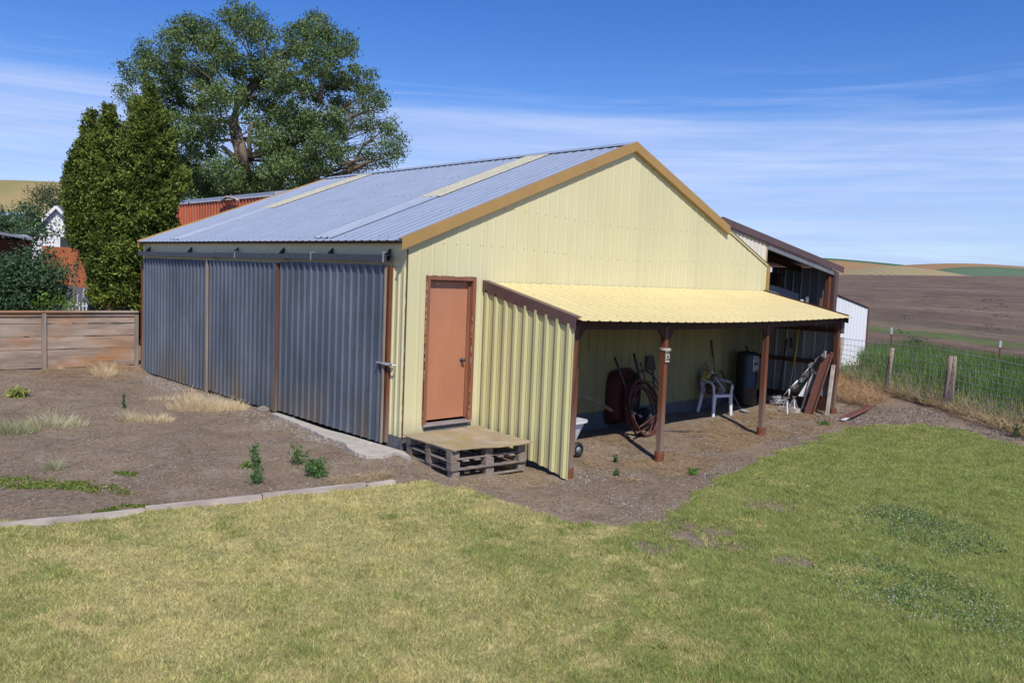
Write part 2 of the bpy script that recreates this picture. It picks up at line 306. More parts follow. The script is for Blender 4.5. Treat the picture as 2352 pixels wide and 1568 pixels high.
# ------------------------------------------------------------------ object helpers
WORLDPOS = {}
def props(o, label=None, cat=None, group=None, kind=None):
    if label: o['label'] = label
    if cat: o['category'] = cat
    if group: o['group'] = group
    if kind: o['kind'] = kind
    return o
def thing(name, label, cat, loc=(0,0,0), group=None):
    o = bpy.data.objects.new(name, None); o.empty_display_size = .2; COL.objects.link(o)
    o.location = loc; WORLDPOS[o.name] = np.array(loc, float)
    return props(o, label, cat, group)
def mesh_obj(name, verts, faces, mat, parent=None, smooth=False, cols=None, origin=None):
    V = np.asarray(verts, float).reshape(-1, 3)
    org = np.array([(V[:,0].min()+V[:,0].max())/2, (V[:,1].min()+V[:,1].max())/2, V[:,2].min()]) if origin is None else np.asarray(origin, float)
    me = bpy.data.meshes.new(name)
    if isinstance(faces, np.ndarray):
        n, k = faces.shape
        me.vertices.add(len(V)); me.vertices.foreach_set('co', (V-org).astype(np.float32).ravel())
        me.loops.add(n*k); me.loops.foreach_set('vertex_index', faces.astype(np.int32).ravel())
        me.polygons.add(n); me.polygons.foreach_set('loop_start', (np.arange(n)*k).astype(np.int32))
        me.polygons.foreach_set('loop_total', np.full(n, k, np.int32))
        me.update(calc_edges=True)
    else:
        me.from_pydata((V-org).tolist(), [], faces); me.update()
    if smooth: me.polygons.foreach_set('use_smooth', np.ones(len(me.polygons), bool))
    if cols is not None:
        ca = me.color_attributes.new('Col', 'FLOAT_COLOR', 'POINT')
        c4 = np.ones((len(V), 4), np.float32); c4[:, :3] = cols; ca.data.foreach_set('color', c4.ravel())
    me.materials.append(MT[mat] if isinstance(mat, str) else mat)
    o = bpy.data.objects.new(name, me); COL.objects.link(o)
    if parent is not None: o.parent = parent; o.location = org-WORLDPOS[parent.name]
    else: o.location = org
    WORLDPOS[o.name] = org
    return o
class MB:
    def __init__(s): s.v = []; s.f = []
    def add(s, V, F):
        b = len(s.v); s.v += [tuple(map(float, p)) for p in V]; s.f += [tuple(i+b for i in f) for f in F]; return s
    def box(s, x0, x1, y0, y1, z0, z1):
        return s.add([(x0,y0,z0),(x1,y0,z0),(x1,y1,z0),(x0,y1,z0),(x0,y0,z1),(x1,y0,z1),(x1,y1,z1),(x0,y1,z1)],
                     [(0,3,2,1),(4,5,6,7),(0,1,5,4),(1,2,6,5),(2,3,7,6),(3,0,4,7)])
    def bar(s, a, b, w, h, up=(0,0,1), w2=None, h2=None):
        a = np.array(a, float); b = np.array(b, float); d = b-a; d /= np.linalg.norm(d)
        up = np.array(up, float)
        if abs(d@up) > .98: up = np.array([1., 0, 0])
        r = np.cross(d, up); r /= np.linalg.norm(r); u = np.cross(r, d)
        w2 = w if w2 is None else w2; h2 = h if h2 is None else h2
        V = []
        for p, ww, hh in ((a, w, h), (b, w2, h2)):
            for i, j in ((-1,-1),(1,-1),(1,1),(-1,1)): V.append(p+r*i*ww/2+u*j*hh/2)
        return s.add(V, [(3,2,1,0),(4,5,6,7),(0,1,5,4),(1,2,6,5),(2,3,7,6),(3,0,4,7)])
    def tube(s, pts, rad, n=8, cap=True):
        pts = [np.array(p, float) for p in pts]; m = len(pts)
        rad = [rad]*m if isinstance(rad, (int, float)) else rad
        V = []; up = np.array([.13, .21, .97])
        for i, p in enumerate(pts):
            d = pts[min(i+1, m-1)]-pts[max(i-1, 0)]; d = d/(np.linalg.norm(d)+1e-9)
            r = np.cross(d, up); l = np.linalg.norm(r)
            if l < .05: r = np.cross(d, np.array([1., 0, 0])); l = np.linalg.norm(r)
            r /= l; u = np.cross(r, d)
            for k in range(n):
                a = 2*math.pi*k/n; V.append(p+(r*math.cos(a)+u*math.sin(a))*rad[i])
        F = [(i*n+k, i*n+(k+1) % n, (i+1)*n+(k+1) % n, (i+1)*n+k) for i in range(m-1) for k in range(n)]
        if cap: F += [tuple(range(n-1, -1, -1)), tuple((m-1)*n+k for k in range(n))]
        return s.add(V, F)
    def lathe(s, c, prof, n=20, axis='z'):
        V = []
        for r, h in prof:
            for k in range(n):
                a = 2*math.pi*k/n; x, y = r*math.cos(a), r*math.sin(a)
                V.append({'z': (c[0]+x, c[1]+y, c[2]+h), 'y': (c[0]+x, c[1]+h, c[2]+y), 'x': (c[0]+h, c[1]+x, c[2]+y)}[axis])
        m = len(prof)
        F = [(i*n+k, i*n+(k+1) % n, (i+1)*n+(k+1) % n, (i+1)*n+k) for i in range(m-1) for k in range(n)]
        F += [tuple(range(n-1, -1, -1)), tuple((m-1)*n+k for k in range(n))]
        return s.add(V, F)
    def build(s, name, mat, parent=None, smooth=False): return mesh_obj(name, s.v, s.f, mat, parent, smooth)
def box(name, mat, parent, *b): return MB().box(*b).build(name, mat, parent)

def sheet(O, U, V, Nn, width, top, bot, pitch=.2286, rib=.019, base=.062, crown=.026, minor=0.0, first=.5, phase=0.0, edge=False):
    """one ribbed metal sheet: O origin, U across, V along the ribs, Nn outward; top/bot give the ends along V as functions of u"""
    us = {0.0, width}; pr = []
    k = -1
    while True:
        c = (k+first)*pitch+phase
        if c-base > width: break
        for du, h in ((-base/2, 0), (-crown/2, rib), (crown/2, rib), (base/2, 0)): pr.append((c+du, h))
        if minor:
            for q in (pitch/2-.035, pitch/2+.035):
                for du, h in ((-.012, 0), (0, minor), (.012, 0)): pr.append((c+q+du, h))
        k += 1
    pr.sort()
    xs = [p[0] for p in pr]; hs = [p[1] for p in pr]
    pts = sorted(set([0.0, width]+[x for x in xs if 0 < x < width]))
    O, U, V, Nn = (np.array(a, float) for a in (O, U, V, Nn)); vv = []
    for u in pts:
        h = float(np.interp(u, xs, hs)) if xs else 0.0
        for e in (bot(u), top(u)): vv.append(O+U*u+V*e+Nn*h)
    ff = [(2*i, 2*i+2, 2*i+3, 2*i+1) for i in range(len(pts)-1)]
    if edge:
        b0 = len(vv)
        for i, u in enumerate(pts): vv.append(vv[2*i]-Nn*.012+V*.0)
        ff += [(2*i, b0+i, b0+i+1, 2*i+2) for i in range(len(pts)-1)]
    return vv, ff
def sheets(name, mat, parent, O, U, V, Nn, total, top, bot, w=.9144, **kw):
    n = max(1, int(math.ceil(total/w-1e-6))); res = []
    for i in range(n):
        u0 = i*w; u1 = min(total, u0+w)
        Oi = np.array(O, float)+np.array(U, float)*u0+np.array(Nn, float)*(.0015*(i % 2))
        vv, ff = sheet(Oi, U, V, Nn, u1-u0, lambda u: top(u+u0), lambda u: bot(u+u0), **kw)
        res.append(mesh_obj(name, vv, ff, mat, parent))
    return res
def screws(name, pts, nrm, parent, mat='dark_steel', r=.009):
    m = MB(); nrm = np.array(nrm, float)
    for p in pts:
        p = np.array(p, float); a = np.cross(nrm, (0.3,.5,.81)); a /= np.linalg.norm(a); b = np.cross(nrm, a)
        ring = [p+(a*math.cos(t)+b*math.sin(t))*r for t in np.linspace(0, 2*math.pi, 6, endpoint=False)]
        m.add(ring+[p+nrm*.009], [(i, (i+1) % 6, 6) for i in range(6)])
    o = m.build(name, mat, parent); o['kind'] = 'stuff'; return o

# blades: tapering grass leaves, one triangle or bent in two segments
def blades(base, tip, width, cols, seg=1, droop=0.0):
    n = len(base); d = tip-base; a = RNG.uniform(0, 2*math.pi, n)
    side = np.stack([np.cos(a), np.sin(a), np.zeros(n)], 1)*(np.asarray(width).reshape(-1, 1) if np.ndim(width) else width)
    if seg == 1:
        V = np.stack([base-side/2, base+side/2, tip], 1).reshape(-1, 3); F = np.arange(3*n).reshape(n, 3); C = np.repeat(cols, 3, 0)
        return V, F, C
    mid = base+d*.55; mid[:, 2] += droop*np.linalg.norm(d, axis=1)
    V = np.stack([base-side/2, base+side/2, mid+side*.4, mid-side*.4, tip], 1).reshape(-1, 3); i = np.arange(n)*5
    F = np.concatenate([np.stack([i, i+1, i+2], 1), np.stack([i, i+2, i+3], 1), np.stack([i+3, i+2, i+4], 1)])
    return V, F, np.repeat(cols, 5, 0)
def leaf_quads(P, size, cols, nb=None, aspect=.6):
    n = len(P); a = RNG.normal(size=(n, 3)); 
    if nb is not None: a = a+nb
    a /= np.linalg.norm(a, axis=1, keepdims=True); b = np.cross(a, RNG.normal(size=(n, 3))); b /= np.linalg.norm(b, axis=1, keepdims=True)
    size = np.asarray(size).reshape(-1, 1) if np.ndim(size) else size
    V = np.stack([P-a*size/2, P+b*size*aspect/2, P+a*size/2, P-b*size*aspect/2], 1).reshape(-1, 3)
    return V, np.arange(4*n).reshape(n, 4), np.repeat(cols, 4, 0)
def mixcols(n, c1, c2, t=None, jit=.12):
    t = RNG.random(n) if t is None else t
    c = np.array(c1)*(1-t[:, None])+np.array(c2)*t[:, None]
    return np.clip(c*(1+RNG.normal(0, jit, (n, 1))), .004, 1)

# ------------------------------------------------------------------ ground, field, lawn
def axis_lines(lo, hi, step, far, g=1.22):
    a = list(np.arange(lo, hi+1e-6, step)); s = step; x = a[-1]
    while x < far: s *= g; x += s; a.append(x)
    s = step; x = a[0]; b = []
    while x > -far: s *= g; x -= s; b.append(x)
    return np.array(b[::-1]+a)
gx = axis_lines(-9, 16, .10, 1400, 1.12); gy = axis_lines(-13, 13, .10, 1400, 1.12)
GX, GY = np.meshgrid(gx, gy); shp = GX.shape
GZ = terrain(GX.ravel(), GY.ravel()).reshape(shp)
nearw = 1-sstep(14, 22, np.hypot(GX-2, GY))
GZ = GZ + nearw*((fbm(GX*2.2, GY*2.2, 3, 5)-.5)*.05+(fbm(GX*3.6, GY*3.6, 2, 9)-.5)*.018)
sfield = (GX-FP0[0])*FN[0]+(GY-FP0[1])*FN[1]
GZ = GZ + (fbm(GX*.6, GY*.6, 3, 15)-.5)*.16*(sfield > 9)*(sfield < 90)
gidx = np.arange(GX.size).reshape(shp)
Q = np.stack([gidx[:-1,:-1], gidx[:-1,1:], gidx[1:,1:], gidx[1:,:-1]], -1).reshape(-1, 4)
cs = sfield.ravel()[Q].mean(1)
ALLV = np.stack([GX.ravel(), GY.ravel(), GZ.ravel()], 1)
def sub(name, mask, mat):
    q = Q[mask]; ids, inv = np.unique(q, return_inverse=True)
    o = mesh_obj(name, ALLV[ids], inv.reshape(-1, 4), mat, smooth=True, origin=(0,0,0)); o['kind'] = 'structure'; return o
sub('ground', cs <= 6.5, 'ground'); sub('field', cs > 6.5, 'field')

def inpoly(x, y, poly):
    x = np.asarray(x); y = np.asarray(y); c = np.zeros(x.shape, bool); n = len(poly)
    for i in range(n):
        x1, y1 = poly[i]; x2, y2 = poly[(i+1) % n]
        k = ((y1 > y) != (y2 > y)) & (x < (x2-x1)*(y-y1)/((y2-y1) or 1e-9)+x1); c ^= k
    return c
LP = [(-350,1262),(0,1214),(330,1182),(600,1148),(835,1122),(880,1112),(960,1104),(1010,1110),(1070,1124),(1120,1140),(1160,1158),(1250,1180),(1330,1203),(1440,1212),(1520,1192),(1560,1170),(1600,1128),
      (1650,1108),(1700,1080),(1800,1035),(1900,995),(2000,980),(2120,974),(2200,988),(2352,1024),(2900,1160),(3300,2300),(-900,2300)]
LAWN = [tuple(G(a, b)[:2]) for a, b in LP]
def surf(x, y):      # ground height including the fine relief
    x = np.asarray(x, float); y = np.asarray(y, float)
    w = 1-sstep(14, 22, np.hypot(x-2, y))
    return terrain(x, y)+w*((fbm(x*2.2, y*2.2, 3, 5)-.5)*.05+(fbm(x*3.6, y*3.6, 2, 9)-.5)*.018)
# the lawn's thatch: a sheet just above the soil
lx0, lx1 = min(p[0] for p in LAWN), max(p[0] for p in LAWN); ly0, ly1 = min(p[1] for p in LAWN), max(p[1] for p in LAWN)
st = .09; ax_ = np.arange(lx0, lx1, st); ay_ = np.arange(ly0, ly1, st); LX, LY = np.meshgrid(ax_, ay_)
def edgewarp(x, y): return x+(fbm(x*3.5, y*3.5, 3, 31)-.5)*.45, y+(fbm(x*3.5, y*3.5, 3, 47)-.5)*.45
wx, wy = edgewarp(LX, LY); LM = inpoly(wx, wy, LAWN)
BARE = [(G(1760,1163), .36, .12), (G(1590,1238), .42, .20), (G(1505,1262), .32, .13), (G(1640,1222), .30, .12), (G(1700,1255), .3, .09), (G(1560,1205), .26, .10), (G(1825,1292), .28, .1)]
def bare(x, y):
    b = np.zeros(np.shape(x))
    for p, r, r2 in BARE:
        dx, dy = x-p[0], y-p[1]; u = dx*CR[0]+dy*CR[1]; v = dx*CF[0]+dy*CF[1]
        b = np.maximum(b, 1-sstep(.45, 1.25, np.sqrt((u/r)**2+(v/(r2*2.2))**2)+(fbm(x*6, y*6, 3, 77)-.5)*1.1))
    return b
LZ = surf(LX.ravel(), LY.ravel()).reshape(LX.shape)+.008
li = np.arange(LX.size).reshape(LX.shape)
LM &= bare(LX, LY) < .5
lq = np.stack([li[:-1,:-1], li[:-1,1:], li[1:,1:], li[1:,:-1]], -1).reshape(-1, 4)
lq = lq[LM.ravel()[lq].all(1)]
ids, inv = np.unique(lq, return_inverse=True)
o = mesh_obj('lawn', np.stack([LX.ravel(), LY.ravel(), LZ.ravel()], 1)[ids], inv.reshape(-1, 4), 'lawn', smooth=True, origin=(0,0,0)); o['kind'] = 'structure'

def dryness(x, y):
    """0 lush green .. 1 straw coloured; the side of the lawn by the dirt yard is dry"""
    u = (x-EYE[0])*CR[0]+(y-EYE[1])*CR[1]; v = (x-EYE[0])*CF[0]+(y-EYE[1])*CF[1]
    bearing = u/np.maximum(v, .5)
    d = .70-.40*sstep(-.35, -.62, bearing)*1.0-1.0*sstep(-.22, .46, bearing+(fbm(x*.5, y*.5, 3, 61)-.5)*.55)
    d = d+(fbm(x*.9, y*.9, 4, 11)-.5)*1.1+(fbm(x*3.2, y*3.2, 3, 13)-.5)*.55
    q = x*.35+y*.94; w = x*.94-y*.35
    d = d+(fbm(w*2.6, q*.35, 3, 19)-.5)*.65+.5*sstep(.62, .72, fbm(x*2.7, y*2.7, 3, 29))
    return np.clip(d, 0, 1)
def lawn_blades(n):
    # density falls with distance, blades get a little wider to keep the cover
    pts = []
    while sum(len(p) for p in pts) < n:
        m = 400000
        v = RNG.uniform(3.4, 23, m); b = RNG.uniform(-.74, .76, m)
        keep = RNG.random(m) < np.clip(v/23*(5.2/np.maximum(v, 5.2))**1.0*2.6, 0, 1)
        v, b = v[keep], b[keep]; x = EYE[0]+CF[0]/math.hypot(CF[0], CF[1])*v+CR[0]*b*v; y = EYE[1]+CF[1]/math.hypot(CF[0], CF[1])*v+CR[1]*b*v
        wx, wy = edgewarp(x, y); k = inpoly(wx, wy, LAWN); x, y = x[k], y[k]
        k = RNG.random(len(x)) > bare(x, y)*(.55+.42*(fbm(x*9, y*9, 2, 181) > .42)); x, y = x[k], y[k]
        k = RNG.random(len(x)) < .5+.9*fbm(x*7, y*7, 3, 21); pts.append(np.stack([x[k], y[k]], 1))
    return np.concatenate(pts)[:n]
P = lawn_blades(1150000); x, y = P[:, 0], P[:, 1]; z = surf(x, y)
dist = np.hypot(x-EYE[0], y-EYE[1]); dr = dryness(x, y)
hgt = RNG.uniform(.028, .06, len(x))*(1+.5*(fbm(x*2.5, y*2.5, 3, 33)-.5))*(1.15-.3*dr)
# shaggier tufts right at the edge with the dirt
hgt = hgt*.62; tk = (fbm(x*5, y*5, 2, 91) > .62); hgt = hgt*np.where(tk, 1.35, 1)
a = RNG.uniform(0, 2*math.pi, len(x)); ln = RNG.uniform(.4, 1.5, len(x))*hgt
base = np.stack([x, y, z], 1); tip = base+np.stack([np.cos(a)*ln, np.sin(a)*ln, hgt], 1)
tuftm = sstep(.66, .74, fbm(x*1.9, y*1.9, 3, 141)); dr = dr*(1-.75*tuftm); hgt *= 1+.8*tuftm; tip[:, 2] += hgt*.3*tuftm
isdry = RNG.random(len(x)) < dr*.9+.05
cgreen = mixcols(len(x), (.20,.30,.065), (.42,.49,.155), jit=.2); cdry = mixcols(len(x), (.64,.55,.23), (.88,.78,.40), jit=.13); cmid = mixcols(len(x), (.38,.39,.10), (.52,.50,.17), jit=.15)
cl = np.where((isdry)[:, None], cdry, np.where((RNG.random(len(x)) < .25+.5*dr)[:, None], cmid, cgreen))
brn = RNG.random(len(x)) < .07; cl = np.where(brn[:, None], mixcols(len(x), (.26,.16,.09), (.42,.30,.17)), cl); mot = .86+.40*fbm(x*6, y*6, 3, 171)[:, None]; cl = cl*np.clip(mot, .78, 1.2)
V, F, C = blades(base, tip, .0036+.00040*dist, cl)
o = mesh_obj('lawn_grass', V, F, 'grass', cols=C, origin=(0,0,0)); o['kind'] = 'stuff'; props(o, 'mown lawn grass, straw coloured on the left and green on the right', 'grass')

# ------------------------------------------------------------------ the barn
L, W = 10.33, 9.6
def zr(x): return 2.83+.402*min(x, 2*4.79-x)
RS = math.hypot(1, .402)
barn = thing('barn', 'big pale yellow metal barn with galvanised roof and tan gable trim', 'barn', (0, 0, -.3))
# gable siding sheets, opening left for the walk door
DX0, DX1, DZ0, DZ1 = .385, 1.185, .16, 2.245
gtop = lambda x: zr(x)-.05
def gbot(x): return .0 if x < .3 else .03
kw = dict(pitch=.2286, rib=.005, base=.05, crown=.022)
xs_ = [0, .385, 1.185, 1.45]+[1.45+.9144*i for i in range(1, 9)]+[W]
for i in range(len(xs_)-1):
    a0, a1 = xs_[i], xs_[i+1]
    if a1-a0 < .05: continue
    segs = [(DZ1, None)] if (i == 1) else [(gbot(a0+.1), None)]
    for zb, _ in segs:
        n = i if i else 0
        vv, ff = sheet((a0, -.0015*(i % 2), 0), (1,0,0), (0,0,1), (0,-1,0), a1-a0, lambda u: gtop(u+a0), lambda u: zb, phase=.1-a0+math.floor(a0/.2286)*.2286, **kw)
        # keep a vertex at the ridge
        mesh_obj('siding_sheet', vv, ff, 'siding', barn)
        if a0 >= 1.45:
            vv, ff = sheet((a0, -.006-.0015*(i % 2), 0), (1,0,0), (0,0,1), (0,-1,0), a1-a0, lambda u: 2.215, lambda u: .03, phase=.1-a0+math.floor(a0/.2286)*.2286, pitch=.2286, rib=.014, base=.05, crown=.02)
            mesh_obj('shade_tinted_siding_sheet', vv, ff, 'siding_shade', barn)  # darker copy of the siding below the lean-to roof, shade painted in
# hidden ridge notch cover: the two middle sheets are cut under the rake trim
sp = []
for zrow in (2.74, 3.32):
    for k in range(int(W/.2286)+1):
        for dx in ((0, .06) if k % 2 else (0,)):
            xx = .17+k*.2286+dx
            if xx < W-.1 and zr(xx)-.2 > zrow: sp.append((xx, -.003, zrow+.04*math.sin(xx)))
screws('siding_screws', sp, (0,-1,0), barn, 'stone', .009)
# foundation strip and the block under the walk door
box('foundation', 'foundation', barn, 0.06, W-.05, .02, .3, -.7, .028)
m = MB(); m.box(.39, .78, -.004, .1, -.13, .125); m.box(.788, 1.185, -.006, .1, -.13, .128); m.build('door_block', 'block', barn)
# door-side wall: yellow siding above and beside the sliding doors
for i in range(12):
    y0 = i*.9144; y1 = min(L, y0+.9144)
    if y1 <= y0: continue
    zb = 2.44 if y0 > .3 else 2.44
    vv, ff = sheet((-.001*(i % 2), y0, 0), (0,1,0), (0,0,1), (-1,0,0), y1-y0, lambda u: 2.78, lambda u: 2.40, **kw); mesh_obj('siding_sheet', vv, ff, 'siding', barn)
vv, ff = sheet((0, 0, 0), (0,1,0), (0,0,1), (-1,0,0), .33, lambda u: 2.405, lambda u: .0, pitch=.125, rib=.02, base=.05, crown=.022); mesh_obj('corner_siding', vv, ff, 'siding', barn)
box('door_jamb', 'red_wood_v', barn, -.06, .04, .335, .40, -.12, 2.42)
m = MB(); pr = random.Random(3); zc = 0.0
while zc < 2.62:
    w_ = pr.uniform(.006, .017); m.box(-.004-w_, -.002, -.016, -.002, zc, zc+.05); zc += .051
m.build('corner_caulk', 'rust_pole', barn)
box('corner_concrete', 'foundation', barn, -.015, .35, .015, .4, -.5, .0)
box('far_corner_trim', 'siding', barn, -.03, .05, L-.06, L+.05, -.2, 2.74)
box('far_corner_post', 'red_wood_v', barn, -.045, .0, L+.055, L+.15, -.3, 2.3)
box('side_wall', 'siding', barn, W-.03, W, .02, L, -.1, 2.76)
box('back_wall', 'siding', barn, .02, W-.04, L-.03, L, -.3, 2.8)
mesh_obj('back_gable', [(.0,L-.01,2.8),(W,L-.01,2.8),(4.79,L-.01,4.70),(.0,L-.04,2.8),(W,L-.04,2.8),(4.79,L-.04,4.70)], [(0,1,2),(5,4,3),(0,2,5,3),(1,4,5,2)], 'siding', barn)
# roof: ribbed sheets from eave to ridge, two patched with old fibreglass on their upper part
XE = -.16
def roofpt(x, y, off=0): return np.array([x, y, zr(x)+off])
nL = np.array([-.402, 0, 1])/RS; nR = np.array([.402, 0, 1])/RS
slope_len = (4.79-XE)*RS
sky_y = {2: .80, 8: 7.20}
yy0 = -.05; n = 12; ww = (L+.12)/n
for i in range(n):
    y0 = yy0+i*ww
    O = roofpt(XE, y0); vv, ff = sheet(O, (0,1,0), (1/RS, 0, .402/RS), nL, ww, lambda u: slope_len, lambda u: 0.0, pitch=ww/4, rib=.010, base=.08, crown=.03, edge=False)
    mesh_obj('roof_sheet', vv, ff, 'galv_roof', barn)
    O2 = roofpt(W+.16, y0); vv, ff = sheet(O2, (0,1,0), (-1/RS, 0, .402/RS), nR, ww, lambda u: slope_len, lambda u: 0.0, pitch=ww/4, rib=.021, base=.075, crown=.03)
    mesh_obj('roof_sheet', vv, ff, 'galv_roof', barn)
for pxr, pyr in ((1243,350), (846,393)):
    y0 = hit(pxr, pyr, 0, 4.70)[1]-.30
    O = roofpt(XE, y0)+nL*.0145
    vv, ff = sheet(O, (0,1,0), (1/RS, 0, .402/RS), nL, .66, lambda u: slope_len-.10, lambda u: slope_len*.44, pitch=.066, rib=.012, base=.062, crown=.012); mesh_obj('fibreglass_sheet', vv, ff, 'skylight', barn)
    vv, ff = sheet(O-nL*.001+np.array([0,.05,0]), (0,1,0), (1/RS, 0, .402/RS), nL, .56, lambda u: slope_len*.45, lambda u: slope_len*.02, pitch=.19, rib=.016, base=.09, crown=.04); mesh_obj('roof_patch_sheet', vv, ff, 'galv_patch', barn)
m = MB()
for sgn in (1, -1):
    a = np.array([4.79, -.05, zr(4.79)+.035]); b = a+np.array([-sgn*.17, 0, -.17*.402]); c = a+np.array([0, L+.13, 0]); d = b+np.array([0, L+.13, 0])
    th = np.array([0,0,-.008]); m.add([a, b, d, c, a+th, b+th, d+th, c+th], [(0,1,2,3),(7,6,5,4),(1,5,6,2),(0,4,5,1),(3,2,6,7)])
m.build('ridge_cap', 'galv_roof', barn)
rs = []
for j in range(5):
    for k in range(44):
        xx = XE+.15+j*1.12; rs.append(roofpt(xx, -.02+k*.237+random.uniform(-.01, .01))+nL*.022)
screws('roof_screws', rs, nL, barn, 'dark_steel', .011)
# rake trim: a folded tan channel, in two lengths on the left
def rake(x0, x1, ya, yb, top=.035, dep=.165, name='rake_trim', mat='tan_trim', zf=zr, par=None, lip=.06):
    m = MB(); s = 1 if x1 > x0 else -1
    for (xa, xb) in ((x0, x1),):
        A = lambda x, yy, dz: (x, yy, zf(x)+dz)
        # face
        m.add([A(xa,ya,-dep+top), A(xb,ya,-dep+top), A(xb,ya,top), A(xa,ya,top), A(xa,ya+.012,-dep+top), A(xb,ya+.012,-dep+top), A(xb,ya+.012,top-.008), A(xa,ya+.012,top-.008)],
              [(0,1,2,3),(7,6,5,4),(0,4,5,1),(3,2,6,7),(0,3,7,4),(1,5,6,2)])
        m.add([A(xa,ya+.0122,top-.004), A(xb,ya+.0122,top-.004), A(xb,ya+lip+.05,top-.004), A(xa,ya+lip+.05,top-.004), A(xa,ya+.0122,top-.012), A(xb,ya+.0122,top-.012), A(xb,ya+lip+.05,top-.012), A(xa,ya+lip+.05,top-.012)],
              [(0,1,2,3),(7,6,5,4),(0,4,5,1),(3,2,6,7),(0,3,7,4),(1,5,6,2)])
        m.add([A(xa,ya+.0122,-dep+top), A(xb,ya+.0122,-dep+top), A(xb,ya+lip,-dep+top), A(xa,ya+lip,-dep+top), A(xa,ya+.0122,-dep+top+.02), A(xb,ya+.0122,-dep+top+.02), A(xb,ya+lip,-dep+top+.02), A(xa,ya+lip,-dep+top+.02)],
              [(0,1,2,3),(7,6,5,4),(0,4,5,1),(3,2,6,7),(0,3,7,4),(1,5,6,2)])
    return m.build(name, mat, par)
rake(XE, 1.93, -.085, 0, par=barn); rake(1.90, 4.792, -.079, 0, par=barn)
rake(7.93, 4.790, -.086, 0, par=barn)
rake(9.62, 7.93, -.030, 0, top=.0, dep=.045, par=barn, lip=.02, mat='siding')
rake(XE, 4.79, L+.03, 0, par=barn, lip=.02)
box('right_corner_trim', 'tan_trim', barn, W-.02, W+.07, -.045, .05, 2.1, 2.79)
# walk door
wd = MB()
wd.box(.325, .385, -.035, .095, .158, 2.30); wd.box(1.185, 1.245, -.035, .095, .158, 2.30); wd.box(.385, 1.185, -.035, .095, 2.245, 2.30)
wd.box(.385, .397, .04, .095, .195, 2.245); wd.box(1.150, 1.185, .035, .095, .195, 2.245); wd.box(.397, 1.150, .04, .095, 2.225, 2.245)
wd.build('door_frame', 'trim_paint', barn)
m = MB(); pr = random.Random(8)
for _ in range(60):
    zz_ = pr.uniform(.2, 2.28); m.box(.319, .3245, -.0352, -.030, zz_, zz_+pr.uniform(.02, .12))
for _ in range(26):
    zz_ = pr.uniform(.2, 1.7); m.box(1.1805, 1.1848, -.0375, -.0352, zz_, zz_+pr.uniform(.02, .12))
for _ in range(30):
    xx = pr.uniform(.33, 1.2); m.box(xx, xx+pr.uniform(.02, .09), -.0352, -.02, 2.3005, 2.306)
m.build('paint_chips', 'chipped_white', barn)['kind'] = 'stuff'
wdoor = box('walk_door', 'door_paint', barn, .398, 1.149, .06, .095, .2, 2.222)
kn = MB().lathe((1.075, .06, 1.06), [(.03, 0), (.03, -.008), (.012, -.012), (.012, -.035), (.026, -.045), (.03, -.06), (.022, -.075), (.0, -.08)], 16, 'y'); kn.build('door_knob', 'dark_steel', wdoor, True)
MB().lathe((.58, .0595, 2.185), [(.022, 0), (.022, -.004), (.015, -.004)], 12, 'y').box(.575, .58, .05, .0595, 2.15, 2.2).box(.61, .615, .05, .0595, 2.15, 2.2).build('house_hook', 'chipped_white', wdoor)
box('door_sill', 'sill', barn, .335, 1.235, -.055, .09, .128, .1575)
# sliding doors
DOORS = [(.40, 3.60, -.085, 'sliding_door', -.13, 2.425), (3.66, 6.50, -.09, 'sliding_door', -.16, 2.40), (6.60, 10.22, -.075, 'sliding_door', -.20, 2.39)]
for (y0, y1, xd, nm, zb, zt) in DOORS:
    root = box(nm, 'red_wood_h', barn, xd+.006, xd+.04, y0+.01, y1-.01, zb+.04, zt-.01)
    root.name = 'sliding_door' if root.name.startswith('sliding_door') else root.name
    nw = int(round((y1-y0)/.80)); ww2 = (y1-y0)/nw
    for i in range(nw):
        vv, ff = sheet((xd-.001*(i % 2), y0+i*ww2, 0), (0,1,0), (0,0,1), (-1,0,0), ww2, lambda u: zt, lambda u: zb, pitch=ww2/4, rib=.030, base=.058, crown=.030)
        mesh_obj('door_sheet', vv, ff, 'galv_door', root)
    sc2 = []
    for zrow in (zt-.06, zt-.75, (zt+zb)/2, zb+.7, zb+.06):
        for k in range(nw*4): sc2.append((xd-.003, y0+k*ww2/4+.01, zrow))
    screws('door_screws', sc2, (-1,0,0), root, 'dark_steel', .008)
m = MB().bar((-.115, 6.52, -.22), (-.115, 6.55, 2.40), .03, .045, (1,0,0)); m.build('edge_board', 'old_wood_z', barn)
m = MB().bar((-.10, 3.625, -.17), (-.10, 3.635, 2.40), .035, .035, (1,0,0)); m.build('edge_board', 'red_wood_v', barn)
m = MB().bar((-.11, 3.71, -.17), (-.118, 3.71, 2.40), .02, .07, (0,1,0)); m.build('edge_strip', 'galv_door', barn)
m = MB().bar((-.10, .385, -.13), (-.10, .385, 2.40), .03, .03, (1,0,0)); m.build('edge_board', 'old_wood_z', barn)
